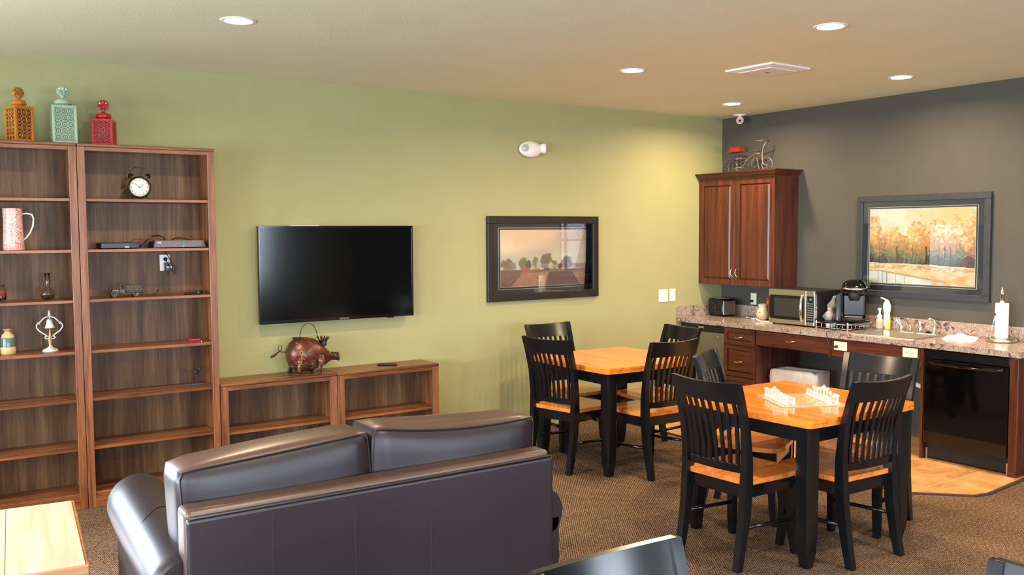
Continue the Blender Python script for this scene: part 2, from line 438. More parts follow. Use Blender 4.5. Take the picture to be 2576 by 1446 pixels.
mb.build('bezel', mat('bezel_gloss', S(12,12,14), 0.12), t)
lettering('SAMSUNG', 0.017, m_steel, t, (0.03, -0.0925, -H2+0.010), (PI/2, 0, 0))
MB().box(0.40, 0.45, -0.086, -0.07, -H2-0.008, -H2).build('sensor', m_blk, t)
tag(MB().box(-0.11, 0.11, -0.035, 0.035, 0, 0.007, 0.003).build('white_bar', m_white, loc=(-4.49, -0.047, 1.794)), 'slim white bar lying on top of the television', 'plastic bar')

# artwork as a fine grid of coloured cells
def art_mesh(name, w, h, nx, ny, fn, parent, place):
    def lt(c): return tuple(1-(1-q_)*0.80 for q_ in c)
    bm = bmesh.new(); cl = bm.loops.layers.color.new('paint')
    vs = [[bm.verts.new(place((i/nx-0.5)*w, (j/ny-0.5)*h)) for i in range(nx+1)] for j in range(ny+1)]
    cc = {}
    for j in range(ny+1):
        for i in range(nx+1): cc[vs[j][i]] = (*(lt(fn(i/nx, j/ny)) if fn is farm else fn(i/nx, j/ny)), 1)
    for j in range(ny):
        for i in range(nx):
            f = bm.faces.new((vs[j][i], vs[j][i+1], vs[j+1][i+1], vs[j+1][i]))
            for lp in f.loops: lp[cl] = cc[lp.vert]
    me = bpy.data.meshes.new(name); bm.to_mesh(me); bm.free()
    m = mat(name+'_paint', (1,1,1), 0.6); n, l, b = nt(m)
    a = n.new('ShaderNodeVertexColor'); a.layer_name = 'paint'; l.new(a.outputs[0], b.inputs['Base Color'])
    me.materials.append(m)
    o = bpy.data.objects.new(name, me); COL.objects.link(o); o.parent = parent
    return o
from mathutils import noise as mnoise
def nz(x, y, s, seed=0): return mnoise.fractal(Vector((x*s, y*s, seed*7.3)), 0.9, 2.0, 4)
def mixc(a, b, k):
    k = max(0, min(1, k)); return tuple(a[i]*(1-k)+b[i]*k for i in range(3))
def farm(u, v):
    y = v; n = nz(u*1.9, v, 3, 1)
    top = (250,206,164); mid = (255,238,186); low = (255,240,210)
    if y > 0.62: c = mixc(mid, top, (y-0.62)/0.3+n*0.5)
    else: c = mixc(low, mid, (y-0.35)/0.25+n*0.4)
    c = mixc(c, (250,214,190), max(0, nz(u*1.2, v*2.5, 2.2, 3))*0.9)
    hz = 0.30
    if u > 0.82 and hz < y < 0.385: c = (196,150,122)
    # trees
    for (tu, tw, th, col) in ((0.07,0.07,0.20,(150,128,76)), (0.13,0.05,0.13,(176,150,128)), (0.26,0.06,0.21,(164,140,84)), (0.31,0.035,0.17,(120,92,78)),
                              (0.40,0.045,0.22,(176,150,82)), (0.52,0.085,0.28,(140,122,78)), (0.61,0.04,0.16,(150,112,74)), (0.76,0.07,0.22,(120,84,64)), (0.68,0.03,0.10,(110,54,40))):
        d = ((u-tu)/tw)**2+((y-hz-th*0.45)/(th*0.55))**2+nz(u, v*0.6, 28, 4)*0.55
        if d < 1 and y > hz-0.02: c = mixc(col, c, max(0, d-0.5)*0.9)
    def house(u0, u1, y0, y1, wall, roof, peak):
        nonlocal c
        if u0 < u < u1 and y0 < y < y1: c = wall
        m = (u0+u1)/2
        if y1 <= y < y1+peak*(1-abs(u-m)/((u1-u0)/2)) and u0 < u < u1: c = roof
    house(0.45, 0.56, 0.32, 0.395, (190,140,128), (150,96,88), 0.04)
    house(0.405, 0.46, 0.31, 0.41, (240,226,190), (236,220,190), 0.06)
    house(0.60, 0.66, 0.32, 0.37, (196,168,150), (176,150,140), 0.02)
    house(0.54, 0.60, 0.315, 0.375, (250,226,160), (248,222,164), 0.06)
    house(0.035, 0.075, 0.27, 0.35, (196,146,100), (150,110,84), 0.02)
    house(0.085, 0.115, 0.27, 0.35, (190,138,96), (150,110,84), 0.02)
    house(0.365, 0.385, 0.31, 0.36, (240,214,170), (210,180,140), 0.02)
    if y < hz:
        k = y/hz
        c = mixc((190,120,80), (206,150,92), k+nz(u, v, 20, 6)*0.6)
        if u < 0.28*(0.4+k*0.6): c = mixc((120,70,52), (150,112,80), k+nz(u, v, 16, 2)*0.4)
        e = (hz-y)/hz
        if 0.56-0.06*e < u < 0.80+0.12*e and e > 0.18: c = mixc((122,72,56), (104,62,50), 0.5+0.5*math.sin(u*260))
        if y > 0.24: c = mixc(c, (124,92,58), 0.5+nz(u, v, 14, 8)*0.5)
        if 0.25 < u < 0.33 and y > 0.225: c = (206,100,66)
    if 0.25 < u < 0.33 and 0.225 < y < 0.30+0.05*(1-abs(u-0.29)/0.04): c = (214,104,72)
    if 0.49 < u < 0.55 and 0.27 < y < 0.31: c = mixc(c, (90,58,50), 0.7)
    return tuple(max(0, min(255, q))/255 for q in c)
def forest(u, v):
    y = v; a = u*1.5
    c = mixc((255,222,150), (255,248,216), 0.5+0.5*math.sin(u*4+1.2)+nz(a, v, 3, 2)*0.7)
    top = 0.80+0.10*math.sin(u*23)*math.sin(u*9+1)+0.16*nz(a, 0.2, 5, 21)
    d = top-y
    if d > 0 or nz(a, v, 26, 3) > 0.25+max(0, -d)*6:
        k = nz(a, v, 15, 5)+0.5*nz(a, v, 40, 15)
        c = mixc((255,214,128), (244,170,84), 0.45+k*1.5)
        if nz(a, v, 24, 9) > 0.12: c = mixc(c, (255,240,196), 0.75)
    k = 0.60+0.08*nz(a, 0.3, 7, 31)-y+0.10*nz(a, v, 22, 32)
    if k > 0: c = mixc(c, (206,150,88), min(1, k*9))
    k = 0.52+0.10*nz(a, 0.3, 8, 41)-y+0.12*nz(a, v, 26, 42)
    if k > 0: c = mixc(c, mixc((150,142,104), (116,116,88), 0.5+nz(a, v, 34, 7)*1.6), min(1, k*8))
    k = 0.40+0.10*nz(a, 0.3, 9, 51)-y+0.08*nz(a, v, 30, 52)
    if k > 0: c = mixc(c, mixc((96,90,68), (66,60,48), 0.5+nz(a, v, 36, 8)*1.5), min(1, k*9))
    if 0.40 < y < 0.66 and nz(a, v, 20, 13)+0.4*nz(a, v, 50, 14) > 0.24: c = mixc(c, (246,160,80), 0.8)
    for (tu, tw) in ((0.10,0.002), (0.18,0.002), (0.275,0.006), (0.35,0.004), (0.43,0.002), (0.46,0.002), (0.56,0.007), (0.68,0.002), (0.73,0.006), (0.78,0.005)):
        if abs(u-tu-0.004*math.sin(y*20)) < tw and 0.25 < y < 0.50: c = mixc(c, (176,156,120) if tu == 0.35 else (70,54,40), 0.85)
    g = 0.28+0.012*nz(u, 0.1, 6, 3)-0.04*u
    if y < g: c = mixc((255,226,176), (240,190,128), nz(u, v*3, 9, 4)+0.3)
    if g-0.07 < y < g-0.02 and u > 0.05: c = mixc((132,104,72), c, 0.35+abs(nz(u, v*3, 12, 6))*2.5)
    hut = 0.36+0.05*(1-abs(u-0.945)/0.055)
    if 0.89 < u < 1.0 and 0.24 < y < hut: c = (200,190,170) if y > hut-0.008 else ((132,74,54) if u < 0.93 or y > 0.32 else (96,80,74))
    w = 0.155-0.20*max(0, u-0.12)
    if y < w: c = mixc((226,222,198), (244,238,218), 0.5+nz(u, v, 8, 3))
    if y < w and any(abs(u-q_) < 0.003 for q_ in (0.09,0.14,0.18,0.27,0.36)): c = (150,132,100)
    if w <= y < w+0.018 and u < 0.75: c = mixc(c, (150,124,74), 0.6)
    if u > 0.6 and y < 0.12: c = mixc(c, (240,176,100), 0.5+nz(u, v, 14, 9))
    return tuple(max(0, min(255, q_))/255 for q_ in c)
m_mat = mat('dark_mat_board', S(48,46,42), 0.7)
m_mat2 = mat('slate_mat_board', S(56,60,62), 0.7)
m_white_line = mat('cream_line', S(232,222,200), 0.6)
def glass_cover():
    m = bpy.data.materials.new('picture_glass'); m.use_nodes = True; n = m.node_tree.nodes; l = m.node_tree.links
    n.remove(n['Principled BSDF']); g = n.new('ShaderNodeBsdfGlossy'); g.inputs['Roughness'].default_value = 0.01
    tr = n.new('ShaderNodeBsdfTransparent'); fr = n.new('ShaderNodeFresnel'); fr.inputs['IOR'].default_value = 1.6
    mx = n.new('ShaderNodeMixShader'); l.new(fr.outputs[0], mx.inputs[0]); l.new(tr.outputs[0], mx.inputs[1]); l.new(g.outputs[0], mx.inputs[2])
    l.new(mx.outputs[0], n['Material Output'].inputs[0]); return m
m_pglass = glass_cover()
def picture(label, loc, rz, w, h, fw, inner, artrect, fn, fm, mm, nx, ny):
    # local: picture in XZ plane, facing -y; origin at the wall, centre
    t = thing('framed_picture', label, 'picture', loc, rz)
    mb = MB(); a, b = w/2, h/2
    for (x0, x1, z0, z1) in ((-a, a, b-fw, b), (-a, a, -b, -b+fw), (-a, -a+fw, -b+fw, b-fw), (a-fw, a, -b+fw, b-fw)):
        mb.box(x0, x1, -0.034, 0, z0, z1, 0.003)
    mb.build('frame', fm, t)
    MB().box(-a+fw, a-fw, -0.012, -0.004, -b+fw, b-fw).build('mat_board', mm, t)
    x0, x1, z0, z1 = inner; mb = MB(); q = 0.0035
    for (p0, p1, r0, r1) in ((x0, x1, z1-q, z1), (x0, x1, z0, z0+q), (x0, x0+q, z0, z1), (x1-q, x1, z0, z1)): mb.box(p0, p1, -0.0135, -0.012, r0, r1)
    X0, X1, Z0, Z1 = artrect
    for (p0, p1, r0, r1) in ((X0-q, X1+q, Z1, Z1+q), (X0-q, X1+q, Z0-q, Z0), (X0-q, X0, Z0, Z1), (X1, X1+q, Z0, Z1)): mb.box(p0, p1, -0.0135, -0.012, r0, r1)
    mb.build('mat_line', m_white_line, t)
    art_mesh('artwork', X1-X0, Z1-Z0, nx, ny, fn, t, lambda x, z: ((X0+X1)/2+x, -0.0130, (Z0+Z1)/2+z))
    MB().box(-a+fw, a-fw, -0.020, -0.018, -b+fw, b-fw).build('glass_cover', m_pglass, t)
    return t
m_frame1 = noisy('espresso_frame', S(30,24,22), S(38,31,28), 20, 0.4)
m_frame2 = noisy('slate_frame', S(40,43,48), S(48,51,56), 20, 0.5)
cx_, cz_ = -2.250, 1.510
picture('dark framed farmhouse landscape picture on the green wall', (cx_, 0, cz_), 0, 1.207, 0.732, 0.064,
        (-2.737-cx_, -1.752-cx_, 1.243-cz_, 1.776-cz_), (-2.716-cx_, -1.776-cx_, 1.266-cz_, 1.755-cz_), farm, m_frame1, m_mat, 230, 120)
# picture on the dark wall: local x -> world -y, facing -x
cy_, cz_ = -2.198, 1.598
picture('slate framed autumn forest picture on the dark wall above the sink', (0, cy_, cz_), -PI/2, 1.178, 0.858, 0.052,
        (-(-1.708-cy_), -(-2.682-cy_), 1.266-cz_, 1.930-cz_), (-(-1.726-cy_), -(-2.662-cy_), 1.286-cz_, 1.912-cz_), forest, m_frame2, m_mat2, 230, 150)
# emergency light
t = thing('emergency_light', 'white oval twin head emergency light high on the green wall', 'emergency light', (-2.41, 0, 2.455))
MB().ell((0,-0.035,0), 0.118, 0.05, 0.070, 32, 20).build('housing', m_white, t)
m_lens = mat('lens_grey', S(176,180,172), 0.15)
R_ = Matrix.Rotation(math.radians(-28), 4, 'Z')
b = MB().lathe([(0,-0.052), (0.030,-0.052), (0.037,-0.048), (0.040,-0.03), (0.036,0)], 24, axis='y'); b.xf(Matrix.Translation((-0.060,-0.028,0.006)) @ R_); b.build('lamp_head', m_white, t)
b = MB().lathe([(0,-0.054), (0.031,-0.0535), (0.031,-0.050), (0,-0.050)], 24, axis='y'); b.xf(Matrix.Translation((-0.060,-0.028,0.006)) @ R_); b.build('lens', m_lens, t)
R_ = Matrix.Rotation(math.radians(50), 4, 'Z')
b = MB().lathe([(0,-0.060), (0.030,-0.060), (0.040,-0.054), (0.040,-0.03), (0.030,0)], 24, axis='y'); b.xf(Matrix.Translation((0.092,-0.030,0.010)) @ R_ @ Matrix.Scale(1.1, 4)); b.build('lamp_head', m_white, t)
b = MB().lathe([(0,-0.062), (0.031,-0.0615), (0.031,-0.058), (0,-0.058)], 24, axis='y'); b.xf(Matrix.Translation((0.092,-0.030,0.010)) @ R_ @ Matrix.Scale(1.1, 4)); b.build('lens', m_lens, t)
# switches
t = thing('light_switch', 'wide white switch plate on the green wall, left of the single one', 'switch', (-0.810, 0, 1.110))
MB().box(-0.060, 0.060, -0.007, 0, -0.062, 0.062, 0.003).build('plate', m_white, t)
MB().box(-0.036, -0.012, -0.010, -0.007, -0.034, 0.034, 0.001).build('rocker', m_white, t)
MB().box(0.012, 0.036, -0.010, -0.007, -0.034, 0.034, 0.001).build('rocker', m_white, t)
t = thing('light_switch', 'narrow white switch plate nearest the kitchen counter on the green wall', 'switch', (-0.688, 0, 1.111))
MB().box(-0.040, 0.040, -0.007, 0, -0.062, 0.062, 0.003).build('plate', m_white, t)
MB().box(-0.017, 0.017, -0.010, -0.007, -0.034, 0.034, 0.001).build('rocker', m_white, t)

# ------------------------------------------------------------------ bookcases
def bookcase(label, cat, x0, x1, depth, h, shelves, bottom, stile=0.045, toprail=0.045, group=None):
    t = thing('bookcase', label, cat, ((x0+x1)/2, 0, 0), 0, group); a = (x1-x0)/2; d = depth
    mb = MB(); mb.box(-a, -a+0.018, -d+0.02, -0.005, 0, h-0.02); mb.build('side_panel', m_shelf_v, t)
    mb = MB(); mb.box(a-0.018, a, -d+0.02, -0.005, 0, h-0.02); mb.build('side_panel', m_shelf_v, t)
    MB().box(-a+0.018, a-0.018, -0.016, -0.005, 0.03, h-0.02).build('back_panel', m_shelf_back, t)
    MB().box(-a, a, -d-0.004, -0.003, h-0.02, h, 0.004).build('top_board', m_shelf_x, t)
    MB().box(-a, -a+stile, -d, -d+0.02, 0, h-0.02, 0.002).build('stile', m_shelf_v, t)
    MB().box(a-stile, a, -d, -d+0.02, 0, h-0.02, 0.002).build('stile', m_shelf_v, t)
    MB().box(-a+stile, a-stile, -d, -d+0.02, h-toprail, h-0.02, 0.002).build('top_rail', m_shelf_x, t)
    MB().box(-a+stile, a-stile, -d, -d+0.02, 0, bottom-0.02, 0.002).build('bottom_rail', m_shelf_x, t)
    MB().box(-a+0.018, a-0.018, -d+0.01, -0.016, bottom-0.02, bottom, 0.002).build('shelf', m_shelf_x, t)
    for z in shelves:
        MB().box(-a+0.0185, a-0.0185, -d+0.012, -0.016, z-0.019, z, 0.002).build('shelf', m_shelf_x, t)
    return t
SZ = [0.392, 0.702, 1.008, 1.332, 1.648, 1.968]
bookcase('tall brown wooden bookcase holding the pitcher and bell, at the left edge', 'bookcase', -6.912, -6.062, 0.31, 2.31, SZ, 0.10)
bookcase('tall brown wooden bookcase holding the alarm clock, beside the low ones', 'bookcase', -6.058, -5.214, 0.31, 2.31, SZ, 0.10)
bookcase('low brown wooden bookcase with the metal pig on top', 'bookcase', -5.207, -4.352, 0.30, 0.711, [0.37], 0.09, 0.055, 0.05)
bookcase('low brown wooden bookcase with the remote control on top, right of its twin', 'bookcase', -4.348, -3.494, 0.30, 0.711, [0.37], 0.09, 0.055, 0.05)

# ------------------------------------------------------------------ dining tables
def dining_table(label, x, y):
    t = thing('dining_table', label, 'table', (x, y, 0), 0, None)
    a, c = 0.456, 0.018
    def octo(s):
        out = []
        for k in range(4):
            A = [(-s+c, -s), (s-c, -s)]; n_ = 9
            for i in range(n_):
                f = i/(n_-1); x = A[0][0]+(A[1][0]-A[0][0])*f; y = -s-0.016*(1-(2*f-1)**2)
                an = k*PI/2; out.append((x*math.cos(an)-y*math.sin(an), x*math.sin(an)+y*math.cos(an)))
        return out
    mb = MB(); mb.prism(octo(a), 'z', 0.762, 0.780); mb.prism(octo(a-0.005), 'z', 0.757, 0.762); mb.prism(octo(a), 'z', 0.740, 0.757)
    mb.build('tabletop', m_top, t)
    mb = MB(); q = a-0.050
    mb.box(-q+0.03, q-0.03, -q-0.012, -q+0.012, 0.655, 0.740); mb.box(-q+0.03, q-0.03, q-0.012, q+0.012, 0.655, 0.740)
    mb.box(-q-0.012, -q+0.012, -q+0.03, q-0.03, 0.655, 0.740); mb.box(q-0.012, q+0.012, -q+0.03, q-0.03, 0.655, 0.740)
    mb.build('apron', m_black, t)
    p = a-0.066
    for sx, sy in ((-1,-1), (1,-1), (1,1), (-1,1)):
        secs = []
        for z, s_, off in ((0.740, 0.047, 0), (0.56, 0.047, 0), (0.30, 0.045, 0.0), (0.16, 0.043, 0.004), (0.08, 0.038, 0.005), (0.0, 0.027, 0.0)):
            k = s_*0.28; o_ = off
            secs.append([(sx*(p+o_)+u, sy*(p+o_)+w, z) for u, w in ((-s_+k,-s_), (s_-k,-s_), (s_,-s_+k), (s_,s_-k), (s_-k,s_), (-s_+k,s_), (-s_,s_-k), (-s_,-s_+k))])
        MB().loft(secs, smooth=False).soften().build('leg', m_black, t)
    return t
T1 = (-2.474, -1.233); T2 = (-2.792, -3.186)
dining_table('square honey wood table with black legs near the green wall, bare top', *T1)
dining_table('square honey wood table with black legs nearest the camera, carrying the chess set', *T2)

# ------------------------------------------------------------------ dining chairs
def make_chair(label):
    t = thing('dining_chair', label, 'chair', (0,0,0), 0, None)
    # local: facing +y, back at -y
    zs = 0.46
    poly = []
    for (x, y) in ((-0.205,-0.20), (0.205,-0.20), (0.232,0.10), (0.225,0.185), (0.19,0.222), (0.10,0.236), (-0.10,0.236), (-0.19,0.222), (-0.225,0.185), (-0.232,0.10)): poly.append((x, y))
    mb = MB(); mb.prism(poly, 'z', zs-0.026, zs)
    mb.bm.faces.ensure_lookup_table(); mb.build('seat', m_seat, t)
    mb = MB()
    mb.prism([(-0.19,-0.195),(0.19,-0.195),(0.19,-0.175),(-0.19,-0.175)], 'z', 0.365, zs-0.026)
    mb.prism([(-0.205,0.185),(0.205,0.185),(0.205,0.205),(-0.205,0.205)], 'z', 0.365, zs-0.026)
    for sx in (-1, 1): mb.prism([(sx*0.178,-0.19), (sx*0.198,-0.19), (sx*0.212,0.2), (sx*0.192,0.2)], 'z', 0.365, zs-0.026)
    mb.build('seat_frame', m_black, t)
    for sx in (-1, 1):      # rear post: one piece from floor to top
        secs = []
        for z, y, x, hw, hd in ((0.0,-0.262,0.198,0.018,0.020), (0.12,-0.236,0.197,0.020,0.023), (0.28,-0.208,0.197,0.021,0.027), (0.44,-0.196,0.198,0.021,0.028), (0.56,-0.195,0.200,0.020,0.024),
                                (0.72,-0.214,0.206,0.018,0.019), (0.87,-0.254,0.209,0.018,0.015), (0.973,-0.288,0.214,0.018,0.011)):
            secs.append([(sx*x-hw, y-hd, z), (sx*x+hw, y-hd, z), (sx*x+hw, y+hd, z), (sx*x-hw, y+hd, z)])
        MB().loft(secs, smooth=False).soften().build('leg', m_black, t)
    for sx in (-1, 1):      # front leg
        secs = []
        for z, y, x, hw in ((0.434,0.188,0.205,0.023), (0.34,0.188,0.205,0.023), (0.2,0.182,0.202,0.021), (0.1,0.186,0.206,0.020), (0.0,0.200,0.214,0.017)):
            secs.append([(sx*x-hw, y-hw, z), (sx*x+hw, y-hw, z), (sx*x+hw, y+hw, z), (sx*x-hw, y+hw, z)])
        MB().loft(secs, smooth=False).soften().build('leg', m_black, t)
    for sx in (-1, 1):
        MB().tube([(sx*0.197,-0.21,0.215), (sx*0.202,0.175,0.19)], 0.0105, 10).build('stretcher', m_black, t)
    # curved crest rail
    def yb(x, z):
        base = -0.196-(z-0.5)*0.05-max(0, z-0.56)*0.19-max(0, z-0.72)*0.08
        return base-0.022*(1-(x/0.21)**2)
    secs = []
    for i in range(13):
        x = -0.217+0.434*i/12; sag = -0.010*(1-(x/0.22)**2)
        secs.append([(x, -0.252-0.030*(1-(x/0.222)**2)-0.013, 0.862), (x, -0.252-0.030*(1-(x/0.222)**2)+0.010, 0.862), (x, -0.290-0.030*(1-(x/0.222)**2)+0.012, 0.976+sag), (x, -0.290-0.030*(1-(x/0.222)**2)-0.010, 0.976+sag)])
    MB().loft(secs, smooth=False).soften().build('crest_rail', m_black, t)
    secs = []
    for i in range(9):
        x = -0.195+0.39*i/8; k = 0.022*(1-(x/0.2)**2)
        secs.append([(x, -0.205-k, 0.495), (x, -0.187-k, 0.495), (x, -0.190-k, 0.535), (x, -0.208-k, 0.535)])
    MB().loft(secs, smooth=False).soften().build('lower_rail', m_black, t)
    for i in range(8):
        f = (i-3.5)/3.5; secs = []
        for z, y, xx in ((0.525,-0.197,0.152), (0.62,-0.200,0.155), (0.72,-0.214,0.160), (0.80,-0.230,0.166), (0.875,-0.255,0.169)):
            k = 0.022+0.014*(z-0.525)/0.36; x = f*xx; yy = y-k*(1-(x/0.21)**2)
            secs.append([(x-0.0105, yy-0.005, z), (x+0.0105, yy-0.005, z), (x+0.0105, yy+0.005, z), (x-0.0105, yy+0.005, z)])
        MB().loft(secs, smooth=False).soften().build('slat', m_black, t)
    return t
R90 = PI/2
chairs = [   # x, y, rotation, label
    (-3.268, -3.205, -R90+0.05, 'black slat back chair at the chess table, on the sofa side'),
    (-2.812, -3.475, -0.04, 'black slat back chair tucked into the near side of the chess table'),
    (-2.690, -2.765, PI+0.48, 'black slat back chair turned askew on the far side of the chess table'),
    (-2.325, -3.270, R90+0.17, 'black slat back chair on the dishwasher side of the chess table'),
    (-2.860, -1.190, -R90+0.20, 'black slat back chair at the far table, on its sofa side'),
    (-2.500, -1.625, 0.0, 'black slat back chair at the far table, on the side toward the camera'),
    (-2.490, -0.670, PI, 'black slat back chair at the far table, back close to the green wall'),
    (-2.060, -1.210, R90-0.13, 'black slat back chair at the far table, in front of the small fridge'),
    (-5.655, -5.225, PI, 'black chair cut by the bottom edge, only its crest rail showing'),
    (-5.225, -5.70, R90, 'black chair in the bottom right corner, one crest end showing'),
]
proto = make_chair(chairs[0][3])
for i, (x, y, rz, lb) in enumerate(chairs):
    if i == 0: proto.location = (x, y, 0); proto.rotation_euler.z = rz
    else: dup(proto, (x, y, 0), rz, lb)

# ------------------------------------------------------------------ sofa
t = thing('sofa', 'dark brown leather loveseat seen from behind, facing the television', 'sofa', (-5.577, -3.15, 0))
w = 0.722; yb_ = -0.495
MB().box(-w, w, yb_, yb_+0.03, 0.06, 0.835, 0.012, 3).build('back_panel', m_leather, t)
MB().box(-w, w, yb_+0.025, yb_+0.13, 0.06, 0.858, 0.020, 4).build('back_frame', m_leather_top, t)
for x in (-0.445, -0.147, 0.156, 0.471):
    MB().box(x-0.0015, x+0.0015, yb_-0.0015, yb_+0.01, 0.10, 0.825, 0.0005).build('seam', m_seam, t)
MB().tube([(-w+0.01, yb_+0.004, 0.838), (w-0.01, yb_+0.004, 0.838)], 0.0045, 6).build('piping', m_seam, t)
MB().box(-w+0.10, w-0.10, yb_+0.13, 0.58, 0.08, 0.28, 0.02, 2).build('seat_base', m_leather, t)
softbox(-w+0.20, -0.003, yb_+0.36, 0.60, 0.275, 0.47, 0.05, puff=0.02).build('seat_cushion', m_leather, t)
softbox(0.003, w-0.20, yb_+0.36, 0.60, 0.275, 0.47, 0.05, puff=0.02).build('seat_cushion', m_leather, t)
def back_cushion(x0, x1, z1, tw, dip):
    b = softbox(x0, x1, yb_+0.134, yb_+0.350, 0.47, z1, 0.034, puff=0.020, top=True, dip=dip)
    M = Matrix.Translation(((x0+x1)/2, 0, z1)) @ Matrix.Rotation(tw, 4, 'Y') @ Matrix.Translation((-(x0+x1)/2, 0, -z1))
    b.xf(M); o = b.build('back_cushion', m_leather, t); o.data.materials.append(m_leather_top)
    c = [(x0+0.020+(x1-x0-0.040)*k/12, yb_+0.140-0.004*(1-(k/6-1)**2), z1-0.010-dip*(1-(k/6-1)**2)*0.97) for k in range(13)]
    b = MB().tube(c, 0.0030, 6)
    for s, xx in ((-1, x0), (1, x1)):
        b.tube([(xx-s*0.020, yb_+0.142, z1-0.012), (xx-s*0.010, yb_+0.144, z1-0.034), (xx-s*0.008, yb_+0.144, z1-0.15), (xx-s*0.008, yb_+0.144, 0.60)], 0.0025, 6)
    b.xf(M); b.build('piping', m_seam, o)
back_cushion(-w+0.004, -0.020, 0.990, math.radians(-3.9), 0.0)
back_cushion(-0.010, w+0.014, 1.004, math.radians(3.2), 0.022)
for sx in (-1, 1):       # rolled arms, flaring a little toward the back
    secs = []; R0 = 0.118
    def cxz(y):
        f = max(0, min(1, (y-yb_)/(0.68-yb_))); return sx*(0.715-0.075*f), 0.585+0.04*f
    for y, r in ((yb_+0.06, 0.10), (yb_+0.12, 0.116), (yb_+0.35, R0), (0.10, R0+0.002), (0.45, R0+0.006), (0.58, R0+0.004), (0.655, R0-0.02), (0.685, 0.05)):
        xc, zc = cxz(y); secs.append([(xc+r*math.cos(a), y, zc+r*math.sin(a)) for a in [2*PI*k/32 for k in range(32)]])
    a_ = MB().loft(secs).build('arm', m_leather, t)
    x0, _z = cxz(yb_+0.05); x1, _z = cxz(0.62)
    MB().prism([(x0-0.075+sx*0.005, yb_+0.06), (x0+0.075+sx*0.005, yb_+0.06), (x1+0.075+sx*0.005, 0.62), (x1-0.075+sx*0.005, 0.62)], 'z', 0.06, 0.56).build('arm_panel', m_leather, t)
    xc, zc = cxz(0.14); pts = [(xc+sx*(R0+0.001)*math.cos(a), 0.10-0.13*max(0, math.cos(a)), zc+(R0+0.002)*math.sin(a)) for a in [PI*1.2*k/24-0.35 for k in range(25)]]
    MB().tube(pts, 0.0018, 6).build('seam', m_seam, a_)
for sx in (-1, 1):
    for y in (yb_+0.09, 0.56): MB().box(sx*(w-0.08)-0.03, sx*(w-0.08)+0.03, y-0.03, y+0.03, 0, 0.062).build('foot', m_blkm, t)

# ------------------------------------------------------------------ coffee table
t = thing('coffee_table', 'pale maple block table with two leaf top beside the sofa arm, cut by the frame', 'table', (-6.395, -2.24, 0), math.radians(-5.5))
# local: right edge at x=0
mb = MB(); L0 = 0.50; d0 = -0.62
mb.box(d0, -0.014, -L0+0.014, L0-0.014, 0.425, 0.4555, 0.002)
mb.build('tabletop', m_maple, t)
mb = MB(); mb.box(d0-0.014, 0.0, -L0, -L0+0.014, 0.412, 0.4515, 0.006, 2); mb.box(d0-0.014, 0.0, L0-0.014, L0, 0.412, 0.4515, 0.006, 2)
mb.box(-0.014, 0.0, -L0+0.014, L0-0.014, 0.412, 0.4515, 0.006, 2); mb.box(d0-0.014, d0, -L0+0.014, L0-0.014, 0.412, 0.4515, 0.006, 2)
mb.build('edge_molding', m_maple_edge, t)
MB().box(-0.2935, -0.2915, -L0+0.012, L0-0.012, 0.4555, 0.4560).build('leaf_joint', m_seam, t)
MB().box(d0+0.03, -0.05, -L0+0.05, L0-0.05, 0.05, 0.412, 0.004).build('body', m_maple, t)
MB().box(d0+0.05, -0.07, -L0+0.07, L0-0.07, 0.0, 0.05).build('plinth', m_blkm, t)
